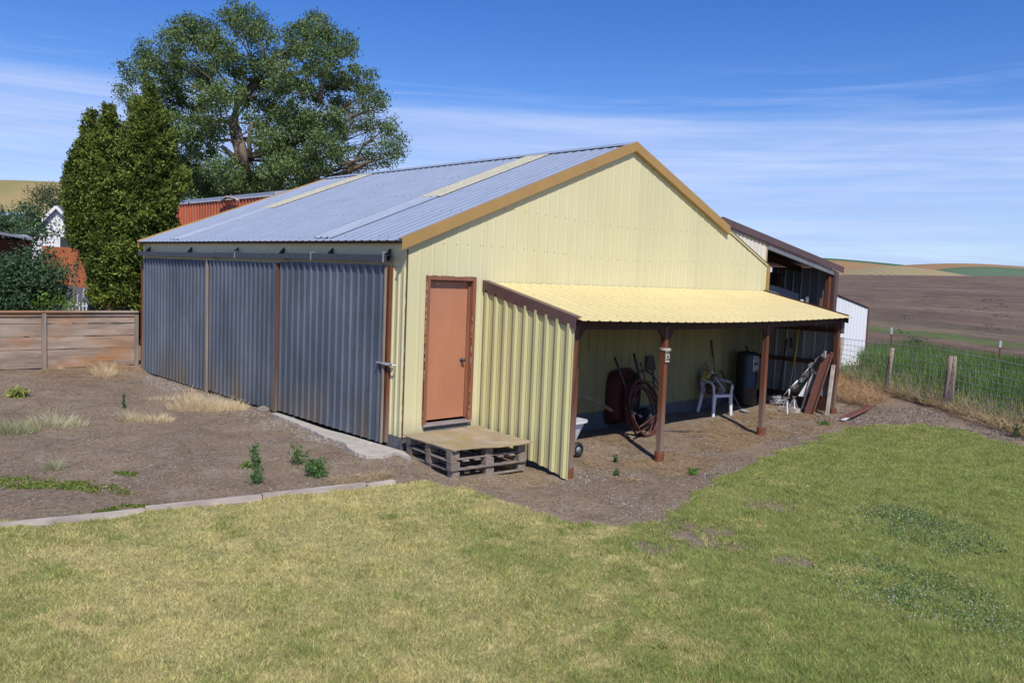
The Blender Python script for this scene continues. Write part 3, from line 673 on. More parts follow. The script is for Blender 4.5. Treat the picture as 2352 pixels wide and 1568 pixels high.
# track in three lengths with brackets and hoods
for i, (a0, a1) in enumerate(((.30, 3.3), (3.31, 6.2), (6.21, 10.33))):
    m = MB(); dz = (a0/10)*-.04
    m.box(-.155-.001*i, -.150-.001*i, a0, a1, 2.478+dz, 2.568+dz); m.box(-.1495, -.075, a0, a1, 2.560+dz, 2.566+dz); m.box(-.1495, -.13, a0, a1, 2.478+dz, 2.484+dz); m.box(-.0745, -.070, a0, a1, 2.48+dz, 2.568+dz)
    m.build('door_track', 'dark_steel', barn)
for yb in (.42, 2.0, 3.6, 5.4, 7.6, 10.0):
    m = MB(); V = [(-.135, yb-.02, 2.53), (-.01, yb-.02, 2.66), (-.01, yb-.02, 2.53), (-.135, yb+.02, 2.53), (-.01, yb+.02, 2.66), (-.01, yb+.02, 2.53)]
    m.add(V, [(0,1,2),(5,4,3),(0,3,4,1),(1,4,5,2),(0,2,5,3)]); m.build('track_bracket', 'dark_steel', barn)
for a0, a1, zc_ in ((.355,.385,2.60),(2.40,2.425,2.585),(5.2,5.22,2.57)):
    MB().box(-.164, -.1575, a0, a1, 2.46, zc_).box(-.164, -.10, a0+.002, a1-.002, zc_+.0005, zc_+.012).build('track_clip', 'pale_steel', barn)
m = MB(); m.bar((-.125, .50, 1.03), (-.125, .34, 1.03), .02, .045, (1,0,0)); m.bar((-.12, .34, 1.03), (-.045, .22, 1.015), .05, .03); m.tube([(-.09,.22,1.03),(-.09,.16,1.02),(-.05,.13,1.01)], .014, 6); m.build('latch', 'pale_steel', barn)
box('eave_purlin', 'red_wood_h', barn, -.10, -.03, -.02, L, 2.735, 2.765)

# ------------------------------------------------------------------ the open lean-to along the gable
lean = thing('lean_to', 'low open fronted lean-to with yellow roof and red brown posts', 'lean-to', (5.4, -1, -.3))
XL0, XL1, YD = 1.44, 9.42, -1.905
def zl(y): return 2.235+.222*y
ls = math.hypot(1, .222); nl = np.array([0, -.222, 1])/ls; len_l = 2.0*ls
def sag(x): return -.055*math.sin(math.pi*(x-XL0)/(XL1-XL0))*(1 if XL0 < x < XL1 else 0)
nsh = 9; tw = (XL1+.1-XL0)/nsh
for i in range(nsh):
    x0 = XL0+i*tw
    vv, ff = sheet((x0, -.02, zl(-.02)), (1,0,0), (0,-1/ls,-.222/ls), nl, tw, lambda u: len_l, lambda u: 0.0, pitch=tw/4, rib=.010, base=.07, crown=.028)
    vv = np.array(vv); fr = np.clip(-vv[:,1]/2, 0, 1); vv[:,2] += np.array([sag(v[0]) for v in vv])*fr
    mesh_obj('roof_sheet', vv, ff, 'lean_roof', lean)
    v2 = vv.copy(); v2[:,2] -= .004; mesh_obj('roof_underside', v2, [f[::-1] for f in ff], 'galv_inner', lean)
rs = []
for j in range(4):
    for k in range(36):
        yy = -.25-j*.52; xx = XL0+.06+k*.224
        if xx < XL1: rs.append((xx, yy, zl(yy)+sag(xx)*min(1, -yy/2)+.02))
screws('roof_screws', rs, nl, lean, 'rust_pole', .009)
def brake(z0, z1, thick, xa, name, mat):
    m = MB(); A = lambda y, dz: zl(y)+dz
    y0, y1 = .0, YD-.03
    m.add([(xa,y0,A(y0,z0)),(xa,y1,A(y1,z0)),(xa,y1,A(y1,z1)),(xa,y0,A(y0,z1)),(xa+thick,y0,A(y0,z0)),(xa+thick,y1,A(y1,z0)),(xa+thick,y1,A(y1,z1)),(xa+thick,y0,A(y0,z1))],
          [(0,3,2,1),(4,5,6,7),(0,1,5,4),(3,7,6,2),(0,4,7,3),(1,2,6,5)])
    return m
brake(-.14, .03, .012, XL0-.05, 0, 0).build('rake_trim', 'brown_trim', lean)
brake(.022, .030, .11, XL0-.0375, 0, 0).build('rake_flange', 'brown_trim', lean)
# left side wall of deep ribbed sheets
def lw_bot(u): return -.05-.195*u-.02*math.sin(u*3)
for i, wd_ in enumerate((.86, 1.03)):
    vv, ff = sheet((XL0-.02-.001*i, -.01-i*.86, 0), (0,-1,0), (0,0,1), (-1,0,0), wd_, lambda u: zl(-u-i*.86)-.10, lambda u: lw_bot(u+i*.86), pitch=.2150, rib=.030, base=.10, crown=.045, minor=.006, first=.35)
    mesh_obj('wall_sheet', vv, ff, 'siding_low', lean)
    v2 = np.array(vv); v2[:,0] += .004; mesh_obj('wall_backing', v2, [f[::-1] for f in ff], 'galv_inner', lean)
sp = [(XL0-.024, -.07-k*.215, z_) for z_ in (1.25, .35, -.1) for k in range(9) if z_ > lw_bot(.07+k*.215)+.05]
screws('wall_screws', sp, (-1,0,0), lean, 'dark_steel', .010)
YP = -1.77
PH = [hit(a, b, 1, YP) for a, b in ((1305,1090), (1514,1050), (1747,993), (1912,947))]
PX = [float(p[0]) for p in PH]; PB = [float(p[2]) for p in PH]
# end wall (inside face seen), girts, skirt
XE1 = PX[3]+.065; DXW = XE1-9.30
for i in range(2):
    vv, ff = sheet((XE1, -.02-i*.86, 0), (0,-1,0), (0,0,1), (-1,0,0), .86, lambda u: zl(-u-i*.86)-.04, lambda u: .12, pitch=.235, rib=.02, base=.07, crown=.03); mesh_obj('wall_sheet', vv, ff, 'galv_inner', lean)
for z_ in (1.50, .82):
    m = MB().box(XE1-.06, XE1-.022, YP+.05, -.03, z_-.045, z_+.045); m.build('girt', 'red_wood_h', lean)
box('skirt_board', 'red_wood_h', lean, XE1-.05, XE1-.022, YP+.05, -.03, -.22, .13)
brake(-.14, .028, .012, XL1+.1, 0, 0).build('rake_trim', 'red_wood_h', lean)
# posts: footing can, post, knee braces
for i, (px_, pb) in enumerate(zip(PX, PB)):
    top = 1.70+sag(px_)
    lx = -.02 if i else -.0
    po = MB().bar((px_, YP, pb+.06), (px_+lx, YP+.01, top), .086, .086, (0,1,0)).build('post', 'red_wood_v', lean)
    prof = [(.073, 0)]+[(.073+(.004 if k % 2 else 0), .012*k+.01) for k in range(9)]+[(.073, .12), (.0, .12)]
    MB().lathe((px_, YP, pb-.06), [(r, h*1.35) for r, h in prof], 18).build('footing', 'rust_can', po)
    for s in (-1, 1):
        if (i == 0 and s < 0) or (i == 3 and s > 0): continue
        MB().add([(px_+s*.05, YP-.02, top-.22), (px_+s*.05, YP-.02, top), (px_+s*.24, YP-.02, top), (px_+s*.05, YP+.02, top-.22), (px_+s*.05, YP+.02, top), (px_+s*.24, YP+.02, top)],
                 [(0,1,2),(5,4,3),(0,3,4,1),(1,4,5,2),(2,5,3,0)]).build('knee_brace', 'red_wood_h', lean)
box('corner_strip', 'red_wood_v', lean, PX[0]+.05, PX[0]+.08, YP-.03, YP+.03, -.1, 1.1)
for a0, a1 in zip(PX[:-1], PX[1:]):
    MB().bar((a0+.0, YP+.0, 1.715+sag(a0)), (a1, YP, 1.715+sag(a1)), .05, .12).build('header_beam', 'red_wood_h', lean)
for yy in (-.55, -1.2):
    MB().bar((XL0+.02, yy, zl(yy)-.115), (XL1-.12, yy, zl(yy)-.115), .05, .08).build('purlin', 'red_wood_h', lean)
m = MB().box(PX[3]-.02, PX[3]+.10, YP-.075, YP-.02, 1.45, 1.78); m.build('corner_cleat', 'brown_trim', lean)

# ------------------------------------------------------------------ the taller open bay on the far side of the barn
bay = thing('side_bay', 'tall open bay with brown roof edge on the far side of the barn', 'lean-to', (11.4, 2, -.1))
def zb_(x): return 3.66-.148*(x-7.9)
YB = .12
m = MB()
for (ya, yb, d0, d1, x0, x1) in ((YB-.05, YB-.038, -.09, .06, 7.88, 13.45), (YB-.0378, 3.9, .045, .057, 7.9, 13.5)):
    m.add([(x0,ya,zb_(x0)+d0),(x1,ya,zb_(x1)+d0),(x1,ya,zb_(x1)+d1),(x0,ya,zb_(x0)+d1),(x0,yb,zb_(x0)+d0),(x1,yb,zb_(x1)+d0),(x1,yb,zb_(x1)+d1),(x0,yb,zb_(x0)+d1)],
          [(0,1,2,3),(7,6,5,4),(0,4,5,1),(3,2,6,7),(0,3,7,4),(1,5,6,2)])
m.build('roof', 'brown_trim', bay)
mesh_obj('roof_shade_panel', [(9.6,YB+.03,zb_(9.6)+.035),(13.1,YB+.03,zb_(13.1)+.035),(13.1,3.88,zb_(13.1)+.035),(9.6,3.88,zb_(9.6)+.035)], [(3,2,1,0)], 'dark_steel', bay)  # dark sheet added under the bay roof to stand in for its shade
MB().bar((7.95, YB-.02, zb_(7.95)-.115), (13.1, YB-.02, zb_(13.1)-.115), .05, .02).build('trim_lip', 'brown_trim', bay)
MB().bar((9.78, YB+.0, zb_(9.78)-.175), (13.0, YB, zb_(13.0)-.175), .06, .10).build('rafter', 'galv_inner', bay)
for yy in (1.0, 2.0, 3.0): MB().bar((9.7, yy, zb_(9.7)-.1), (13.0, yy, zb_(13.0)-.1), .05, .14).build('rafter', 'red_wood_h', bay)
vv, ff = sheet((7.95, YB, 0), (1,0,0), (0,0,1), (0,-1,0), 1.80, lambda u: zb_(7.95+u)-.10, lambda u: zr(min(7.95+u, 9.7))-.12, pitch=.16, rib=.014, base=.05, crown=.02); mesh_obj('infill_sheet', vv, ff, 'cream', bay)
box('infill_edge', 'tan_trim', bay, 9.752, 9.775, YB-.015, YB+.02, 2.70, zb_(9.77)-.12)
m = MB().box(9.80, 9.90, YB-.08, YB-.07, 2.66, 2.76).box(9.80, 9.90, YB-.0698, YB+.02, 2.66, 2.672).box(9.78, 9.79, YB-.08, YB+.02, 2.62, 2.70); m.build('gutter_end', 'white_metal', bay)
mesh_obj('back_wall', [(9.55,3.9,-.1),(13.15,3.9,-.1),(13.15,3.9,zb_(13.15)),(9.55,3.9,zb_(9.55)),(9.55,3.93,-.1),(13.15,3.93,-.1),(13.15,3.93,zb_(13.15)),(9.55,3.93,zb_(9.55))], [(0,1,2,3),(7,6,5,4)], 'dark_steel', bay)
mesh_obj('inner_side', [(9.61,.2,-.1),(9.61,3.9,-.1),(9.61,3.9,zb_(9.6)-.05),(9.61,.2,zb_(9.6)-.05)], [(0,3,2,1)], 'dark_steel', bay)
for i in range(4):
    vv, ff = sheet((13.08, .2+i*.9144, 0), (0,1,0), (0,0,1), (-1,0,0), .9144, lambda u: 2.86, lambda u: -.1, rib=.02); mesh_obj('wall_sheet', vv, ff, 'galv_inner', bay)
box('corner_post', 'brown_trim', bay, 13.0, 13.17, YB-.06, YB+.06, -.2, zb_(13.1)-.12)
box('inner_post', 'red_wood_v', bay, 12.86, 12.95, YB+.02, YB+.12, -.2, 2.68)
box('inner_post', 'red_wood_v', bay, 12.95, 13.05, 1.55, 1.65, -.2, 2.68)
box('girt', 'red_wood_h', bay, 13.0, 13.055, .2, 3.8, 1.60, 1.72)
# the curved grey tarp stored inside
tz0_ = hit(1763,647,1,.70)[2]; tz1_ = hit(1878,676,1,.70)[2]; n1 = 16; Vt = []
for i in range(n1+1):
    t = i/n1; xx = 9.72+2.75*t; zt = tz0_+(tz1_-tz0_)*t**1.7
    for (yy, zz_) in ((.75, -.1), (.70, zt), (.95, zt+.03), (2.4, zt+.05), (2.45, -.1)): Vt.append((xx, yy+.03*math.sin(t*9), zz_))
Ft = [(i*5+k, (i+1)*5+k, (i+1)*5+k+1, i*5+k+1) for i in range(n1) for k in range(4)]+[(0,1,2,3,4), tuple(n1*5+k for k in (4,3,2,1,0))]
o = mesh_obj('tarp_cover', Vt, Ft, 'tarp'); props(o, 'curved grey tarp covering a load inside the tall side bay', 'tarp')
for (xx, yy, zt, mt, nm, lb, tilt) in ((12.45, .62, 2.05, 'white_metal', 'board', 'white board standing inside the tall bay, left of the grey one', 0), (12.68, .60, 2.13, 'galv_inner', 'board', 'pale grey board standing inside the tall bay beside the white one', 0), (12.72, .3, 2.10, 'red_wood_v', 'plank', 'red brown plank leaning inside the tall bay next to the post', .10)):
    m = MB().bar((xx-tilt, yy, -.1), (xx+tilt, yy, zt), .12, .03, (0,1,0)); o = m.build(nm, mt); props(o, lb, nm)
# drain trough / scrap at the foot is hidden by the lean-to

# white shed beyond
shed = thing('white_shed', 'small white metal shed standing beyond the barn by the field', 'shed', (16, 2.5, 0))
SXr = 18.88; SY = 1.75
def zs_(x): return 1.77+.17*min(SXr-x, x-(SXr-4.4))
for i in range(4):
    x0 = SXr-4.4+i*1.1
    vv, ff = sheet((x0, SY, 0), (1,0,0), (0,0,1), (0,-1,0), 1.1, lambda u: zs_(x0+u), lambda u: -.1, pitch=.22, rib=.01, base=.04, crown=.018); mesh_obj('siding_sheet', vv, ff, 'white_shed', shed)
box('side_wall', 'rust_pole', shed, SXr-.02, SXr+.02, SY+.01, SY+3, -.1, 1.74)
box('corner_trim', 'rust_pole', shed, SXr-.005, SXr+.05, SY-.035, SY+.005, -.1, 1.74)
m = MB()
for a0, a1 in ((SXr+.04, SXr-2.2), (SXr-4.52, SXr-2.2)):
    m.add([(a0,SY-.045,zs_(a0)+.02),(a1,SY-.045,zs_(a1)+.02),(a1,SY+3.1,zs_(a1)+.02),(a0,SY+3.1,zs_(a0)+.02),(a0,SY-.045,zs_(a0)+.05),(a1,SY-.045,zs_(a1)+.05),(a1,SY+3.1,zs_(a1)+.05),(a0,SY+3.1,zs_(a0)+.05)],
          [(0,3,2,1),(4,5,6,7),(0,1,5,4),(1,2,6,5),(2,3,7,6),(3,0,4,7)])
m.build('roof', 'rust_pole', shed)
box('back_wall', 'white_shed', shed, SXr-4.4, SXr-.03, SY+2.97, SY+3, -.1, 1.7); box('side_wall', 'white_shed', shed, SXr-4.42, SXr-4.39, SY+.01, SY+2.96, -.1, 1.7)

# ------------------------------------------------------------------ in front of the barn: pallets, slab, timbers, stones
def c2(cx, cy): return (2150+.2105*cx)/1.30612, (960+.2105*cy)/1.30612
def c3(cx, cy): return (1720+.2104*cx)/1.30612, (1000+.2104*cy)/1.30612
PZ = [(-.345, 'bottom', 'lowest of the three weathered pallets stacked below the brown door'), (-.213, 'middle', 'middle one of the three weathered pallets below the brown door'), (-.081, 'top', 'topmost weathered pallet, carrying a plywood sheet, below the brown door')]
pr = random.Random(5)
for (pz, _, lb) in PZ:
    ox, oy = pr.uniform(-.02, .02), pr.uniform(-.02, .02)
    x0, x1, y0, y1 = -.05+ox, 1.20+ox, -1.30+oy, -.15+oy
    t = thing('pallet', lb, 'pallet', ((x0+x1)/2, (y0+y1)/2, pz), 'pallets stacked as a door step')
    t.rotation_euler.z = math.radians(-5+pr.uniform(-1.2, 1.2))
    for xx in (x0, (x0+x1)/2-.07, x1-.14):
        for yy in (y0, (y0+y1)/2-.06, y1-.12):
            MB().box(xx+pr.uniform(0,.012), xx+.14-pr.uniform(0,.012), yy+pr.uniform(0,.01), yy+.12, pz+.016, pz+.108).build('block', 'pallet', t)
    for yy in (y0+.003, (y0+y1)/2-.05, y1-.10): MB().box(x0+.004, x1-.004, yy, yy+.09, pz, pz+.0155).build('bottom_board', 'pallet', t)
    for k in range(7):
        xx = x0+.004+k*(x1-x0-.10)/6
        MB().box(xx, xx+.094+pr.uniform(-.01, .005), y0-.004+pr.uniform(0,.008), y1, pz+.1085, pz+.126).build('deck_board', 'pallet', t)
m = MB(); Vp = []; nx, ny = 12, 10
for j in range(ny+1):
    for i in range(nx+1):
        a_, b_ = i/nx, j/ny; x = (1-b_)*(-.10*(1-a_)+1.17*a_)+b_*(-.06*(1-a_)+1.33*a_); y = (1-b_)*(-1.28*(1-a_)-1.46*a_)+b_*(-.10*(1-a_)-.11*a_); Vp.append((x+.008*math.sin(j*2.1)*(i in (0, nx)), y+.008*math.sin(i*1.7)*(j in (0, ny)), .068+.010*math.sin(i*.6)*math.cos(j*.5)))
nv = len(Vp); Vp += [(a, b, c-.013) for a, b, c in Vp]
F = []
for j in range(ny):
    for i in range(nx):
        a = j*(nx+1)+i; F += [(a, a+1, a+nx+2, a+nx+1), (a+nv, a+nv+nx+1, a+nv+nx+2, a+nv+1)]
for i in range(nx): F += [(i, i+nv, i+1+nv, i+1), (ny*(nx+1)+i, ny*(nx+1)+i+1, ny*(nx+1)+i+1+nv, ny*(nx+1)+i+nv)]
for j in range(ny): a = j*(nx+1); b = a+nx; F += [(a, a+nx+1, a+nx+1+nv, a+nv), (b, b+nv, b+nx+1+nv, b+nx+1)]
o = mesh_obj('plywood_sheet', Vp, F, 'plywood'); props(o, 'mossy plywood sheet lying on top of the pallet stack', 'plywood')

def slab_poly(px): return [tuple(G(a, b)[:2]) for a, b in px]
def prism(name, poly, z0, z1, mat, jitter=0):
    n = len(poly); V = [(a, b, z0) for a, b in poly]+[(a, b, z1(a, b) if callable(z1) else z1) for a, b in poly]
    F = [tuple(range(n, 2*n))]+[(i, (i+1) % n, n+(i+1) % n, n+i) for i in range(n)]; return mesh_obj(name, V, F, mat)
SP = [(618,951),(650,947)]
back = [(-.11, y) for y in np.linspace(3.5, .25, 12)]
fr = slab_poly([(905,1046),(880,1054),(840,1054),(815,1046),(796,1033),(790,1022),(772,1015),(745,1008),(725,996),(700,985),(672,973),(645,962),(622,952)])
rr = random.Random(4); fr2 = []
for i in range(len(fr)):
    fr2.append(fr[i])
    if i < len(fr)-1:
        for k in range(1, 5):
            t = k/5; fr2.append((fr[i][0]*(1-t)+fr[i+1][0]*t+rr.uniform(-.018, .018), fr[i][1]*(1-t)+fr[i+1][1]*t+rr.uniform(-.018, .018)))
poly = back+[(-.06, -.10), (-.12, -.38)]+fr2
o = prism('concrete_apron', poly, -.5, lambda a, b: float(terrain(a, b)[0])+.035+(.012 if b < .6 else 0), 'concrete'); props(o, 'broken edged concrete apron lying below the nearest sliding door', 'concrete slab')

def stone(px, py, r, label, mat='stone', sq=.45, seed=1):
    p = G(px, py); rg = np.random.default_rng(seed); bm = MB(); n, mth_ = 12, 7; V = []
    for j in range(mth_+1):
        ph = math.pi*j/mth_
        for i in range(n):
            a = 2*math.pi*i/n; k = r*(1+.14*math.sin(3*a+seed)+.08*rg.normal()); V.append((p[0]+math.sin(ph)*math.cos(a)*k, p[1]+math.sin(ph)*math.sin(a)*k*.7, p[2]+math.cos(ph)*k*sq+r*.12))
    F = [(j*n+i, j*n+(i+1) % n, (j+1)*n+(i+1) % n, (j+1)*n+i) for j in range(mth_) for i in range(n)]
    o = mesh_obj('stone', V, F, mat, smooth=True); props(o, label, 'stone', 'stones on the dirt yard')
stone(608, 944, .17, 'flat brown stone at the foot of the sliding doors', sq=.4)
stone(672, 962, .09, 'dark grey stone by the dry grass tuft before the doors', 'foundation', .3, 2)
stone(1004, 935+.0, .05, 'small pale stone at the foot of the door', 'concrete', .5, 3) if False else None
stone(850, 1021, .06, 'small pale stone beside the leafy weeds in the dirt', 'concrete', .5, 4)

# timbers between the dirt yard and the lawn
TB = [((-40,1217),(332,1179),.13,'first weathered edging timber from the left, along the lawn'), ((334,1174),(600,1146),.14,'second weathered edging timber, before the tall green weed'), ((602,1144),(838,1118),.14,'third weathered edging timber, ending at the dry grass')]
for i, (a, b, w, lb) in enumerate(TB):
    pa, pb_ = G(*a), G(*b)
    m = MB(); k = 6
    for j in range(k):
        q0 = pa+(pb_-pa)*j/k; q1 = pa+(pb_-pa)*(j+1)/k
    pa[2] += .018; pb_[2] += .018
    o = MB().bar(pa, pb_, w*.55, .07).build('edging_timber', 'timber'); props(o, lb, 'timber', 'edging timbers along the lawn')
pa, pb_ = G(842, 1118), G(905, 1108); o = MB().bar(pa+[0,0,.01], pb_+[0,0,.01], .10, .05).build('edging_timber', 'timber'); props(o, 'short sunken edging timber closest to the pallets', 'timber', 'edging timbers along the lawn')

# ------------------------------------------------------------------ wooden fence on the left
wf = thing('plank_fence', 'grey brown horizontal plank fence with capped top left of the barn', 'fence', (-3, 10.7, -.12))
YF = 10.72; FB = [(-4.25-1.95*2-.05, -4.30), (-4.25, -2.02), (-1.98, -.02)]
pr = random.Random(12)
ztop = 1.12; hts = [.20, .285, .285, .42]
for (x0, x1) in ((-8.9, -6.62), (-6.58, -4.34), (-4.3, -2.04), (-2.0, -.06)):
    z = ztop-.05
    for k, h in enumerate(hts):
        dz = pr.uniform(-.006, .006)
        MB().bar((x0+.005, YF+pr.uniform(-.004,.004), z-h/2+dz), (x1-.005, YF+pr.uniform(-.004,.004), z-h/2+pr.uniform(-.008, .008)), .03, h-.020).build('plank', 'old_wood_x', wf); z -= h
    MB().box(x0-.02, x1+.0, YF-.045, YF-.0155, ztop-.085, ztop-.0).build('rail', 'old_wood_x', wf)
    MB().box(x0-.02, x1+.015, YF-.09, YF+.06, ztop+.001, ztop+.036).build('cap_board', 'old_wood_x', wf)
for xx in (-8.94, -6.60, -4.32, -2.02): MB().box(xx-.045, xx+.045, YF-.075, YF-.0458, -.15, ztop-.001).build('post', 'old_wood_z', wf)
MB().box(-.115, -.03, YF-.05, YF+.05, -.2, ztop+.01).build('post', 'old_wood_z', wf)

# ------------------------------------------------------------------ things kept in the lean-to
def lean_pole(name, foot, top, r, mat, label, cat, **k):
    t = MB().tube([foot, top], r, 8).build(name, mat, None, True); return props(t, label, cat)
# wheelbarrow stood up against the wall
wbx, wby = 4.72, -.20
wb = thing('wheelbarrow', 'dark red wheelbarrow stood on end against the lean-to wall', 'wheelbarrow', (wbx, wby, -.25))
V = []; n = 20; rows = [(0.0, 1.0, 1.0), (.06, .97, .97), (.20, .80, .82), (.30, .62, .66)]
for d, sx, sz in rows:
    for k in range(n):
        a = 2*math.pi*k/n; cx = math.copysign(abs(math.cos(a))**.45, math.cos(a)); cz = math.copysign(abs(math.sin(a))**.45, math.sin(a))
        V.append((wbx+cx*.37*sx, wby+.16-d, .27+cz*.50*sz+(.03*cx if sz else 0)))
F = [(i*n+k, i*n+(k+1) % n, (i+1)*n+(k+1) % n, (i+1)*n+k) for i in range(3) for k in range(n)]+[tuple(3*n+k for k in range(n-1, -1, -1))]
mesh_obj('tub', V, F, 'red_tub', wb, smooth=True)
MB().box(wbx-.02, wbx+.16, wby-.055, wby-.05, .60, .635).build('maker_plate', 'pale_steel', wb)
pH = hit(*c3(590,340), 1, -.12); pH2 = hit(*c3(1480-700,870), 1, -.50)
MB().tube([pH, pH+(pH2-pH)*.5, pH2], .022, 8).build('handle', 'grey_handle', wb, True)
pH = hit(*c3(862,285), 1, -.12); pH2 = hit(*c3(990,800), 1, -.45)
MB().tube([pH, pH2], .022, 8).build('handle', 'grey_handle', wb, True)
MB().lathe((wbx+.05, wby-.38, -.05), [(.05,-.04),(.15,-.045),(.185,-.02),(.185,.02),(.15,.045),(.05,.04)], 20, 'x').build('wheel', 'rubber', wb, True)
MB().bar((wbx-.2, wby-.16, .1), (wbx+.05, wby-.38, -.05), .03, .03).build('leg', 'pale_steel', wb)
# coiled hoses
def coil(name, cx, cy, cz, r, loops, rad, mat, label, seed, lean_y=.30, tail=None):
    pr = random.Random(seed); pts = []; steps = 30
    for l in range(loops):
        ox, oz, rr = pr.uniform(-.05, .05), pr.uniform(-.02, .05), r*pr.uniform(.80, 1.0); th = pr.uniform(-.1, .1)
        for k in range(steps):
            a = 2*math.pi*k/steps; blend = k/steps
            x = cx+ox+rr*.95*math.cos(a+th); z = cz+oz+rr*1.08*math.sin(a+th)-(r-rr)*.9
            y = cy+(z-cz)*lean_y+(l-loops/2)*.022+pr.uniform(-.006, .006); pts.append((x, y, z))
    if tail: pts += tail
    o = MB().tube(pts, rad, 6).build(name, mat, None, True); return props(o, label, 'hose', 'coiled hoses in the lean-to')
hc = hit(*c3(985, 1090), 1, -.66)
coil('hose', hc[0], -.66, hc[2]+.02, .44, 9, .014, 'hose', 'thick coil of maroon hose leaning against the red wheelbarrow', 3, tail=[tuple(hit(*c3(1150,1230), 1, -.75)), tuple(hit(*c3(1040,1350), 1, -.85)), tuple(hit(*c3(880,1430), 1, -.95))])
h2 = hit(*c3(1080, 1000), 1, -.45); coil('hose', h2[0], -.45, h2[2]+.05, .46, 3, .011, 'rubber', 'thin black hose loops behind the maroon coil', 9)
p = [hit(*c3(x, y), 1, -.95) for x, y in ((930,1340),(1010,1290),(1090,1230),(1160,1170))]
o = MB().tube([q for q in p], .012, 6).build('hose', 'hose', None, True); props(o, 'sunlit loose end of red hose beside the nearest middle post', 'hose', 'coiled hoses in the lean-to')
# shovels and handles on the wall
sv = thing('shovel', 'dark square shovel standing blade up against the lean-to wall', 'shovel', tuple(hit(*c3(1180,1100), 1, -.25)))
a_, b_ = hit(*c3(1130,520), 1, -.08), hit(*c3(1185,1100), 1, -.25)
MB().tube([b_, a_], .017, 8).build('shaft', 'grey_handle', sv, True)
q = [hit(*c3(x, y), 1, -.07) for x, y in ((1045,515),(1052,330),(1085,318),(1150,322),(1180,515),(1120,530))]
V = [tuple(v) for v in q]+[(v[0], v[1]+.02, v[2]) for v in q]; n = 6
mesh_obj('blade', V, [tuple(range(n)), tuple(range(2*n-1, n-1, -1))]+[(i, i+n, (i+1) % n+n, (i+1) % n) for i in range(n)], 'dark_tank', sv)
rod = thing('garden_tool', 'thin dark handled garden tool between the wheelbarrow and the square shovel', 'tool', tuple(hit(*c3(1050,740), 1, -.2)))
MB().tube([hit(*c3(1050,740), 1, -.22), hit(*c3(970,470), 1, -.09)], .010, 8).build('shaft', 'grey_handle', rod, True)
MB().tube([hit(*c3(970,470), 1, -.09), hit(*c3(952,405), 1, -.06)], .018, 8).build('grip', 'rust_pole', rod, True)
br = thing('rake', 'tall thin rust coloured pole leaning behind the plastic chair', 'tool', tuple(hit(*c3(2040,690), 1, -.15)))
MB().tube([hit(*c3(2060,1000), 1, -.3), hit(*c3(1995,330), 1, -.06)], .010, 8).build('shaft', 'rust_pole', br, True)
MB().tube([hit(*c3(1995,330), 1, -.06), hit(*c3(1965,92), 1, -.03)], .020, 8).build('grip', 'rust_pole', br, True)
s2 = thing('shovel', 'round point shovel with its blade on the ground, right of the plastic chair', 'shovel', tuple(G(1700, 945)))
f_, g_ = hit(1700, 938, 1, -.60), hit(1656, 851, 1, -.08)
MB().tube([f_, g_], .018, 8).build('shaft', 'grey_handle', s2, True)
MB().tube([g_+(f_-g_)*.0, g_+(f_-g_)*.06], .026, 8).build('grip', 'rust_pole', s2, True)
bx = f_; V = []
for t in range(6):
    w = [.05, .10, .115, .11, .08, .01][t]
    for s in (-1, 0, 1): V.append((bx[0]-.03+s*w+t*.01, bx[1]-.03-t*.055, bx[2]-.0-t*.012-.02*(s == 0)))
V2 = [(a, b, c-.006) for a, b, c in V]; F = []
for t in range(5):
    for s in range(2): a = t*3+s; F += [(a, a+1, a+4, a+3), (a+18, a+21, a+22, a+19)]
mesh_obj('blade', V+V2, F, 'pale_steel', s2, smooth=True)
bs = MB(); arc = [hit(*c3(x, y), 1, -.35) for x, y in ((-40,870),(60,890),(180,925),(320,985),(450,1050),(540,1110))]
for dz in (0, .028): 
    for i in range(5): bs.bar(arc[i]+[0,0,dz], arc[i+1]+[0,0,dz], .10, .022-.003*i)
o = bs.build('warped_board', 'old_wood_z'); props(o, 'warped boards bending down behind the white cart', 'board')
# plastic armchair
cfl, cfr = G(1641, 957), G(1675, 954)
cx, cy, cz = (cfl[0]+cfr[0])/2, (cfl[1]+cfr[1])/2, min(cfl[2], cfr[2])-.0
ang = math.atan2(cfr[1]-cfl[1], cfr[0]-cfl[0]); U = np.array([math.cos(ang), math.sin(ang), 0]); Wd = np.array([-math.sin(ang), math.cos(ang), 0])
sw = float(np.linalg.norm((cfr-cfl)[:2]))/2
ch = thing('plastic_chair', 'white plastic armchair holding bags inside the lean-to', 'chair', (cx, cy, cz))
B0 = np.array([cx, cy, cz])
def cp(u, w, z): return B0+U*u+Wd*w+np.array([0, 0, z])
sw = max(.22, min(.27, sw)); 
for s in (-1, 1):
    MB().bar(cp(s*sw, 0, 0), cp(s*(sw-.02), .02, .44), .055, .03, tuple(Wd), .07, .035).build('leg', 'white_plastic', ch)
    MB().bar(cp(s*(sw-.02), .50, 0), cp(s*(sw-.05), .42, .44), .055, .03, tuple(Wd), .07, .035).build('leg', 'white_plastic', ch)
    MB().tube([cp(s*(sw-.01), .03, .42), cp(s*(sw+.015), .02, .60), cp(s*(sw+.02), .08, .66), cp(s*(sw+.015), .22, .67), cp(s*(sw-.0), .38, .68), cp(s*(sw-.04), .46, .72)], .026, 8).build('arm', 'white_plastic', ch, True)
V = []; nn = 8
for j in range(nn+1):
    for i in range(nn+1):
        u = -1+2*i/nn; w = j/nn; V.append(tuple(cp(u*(sw-.01), .01+.44*w, .43-.018*(1-u*u)-.02*w)))
V += [(a, b, c-.016) for a, b, c in V]; n0 = (nn+1)**2; F = []
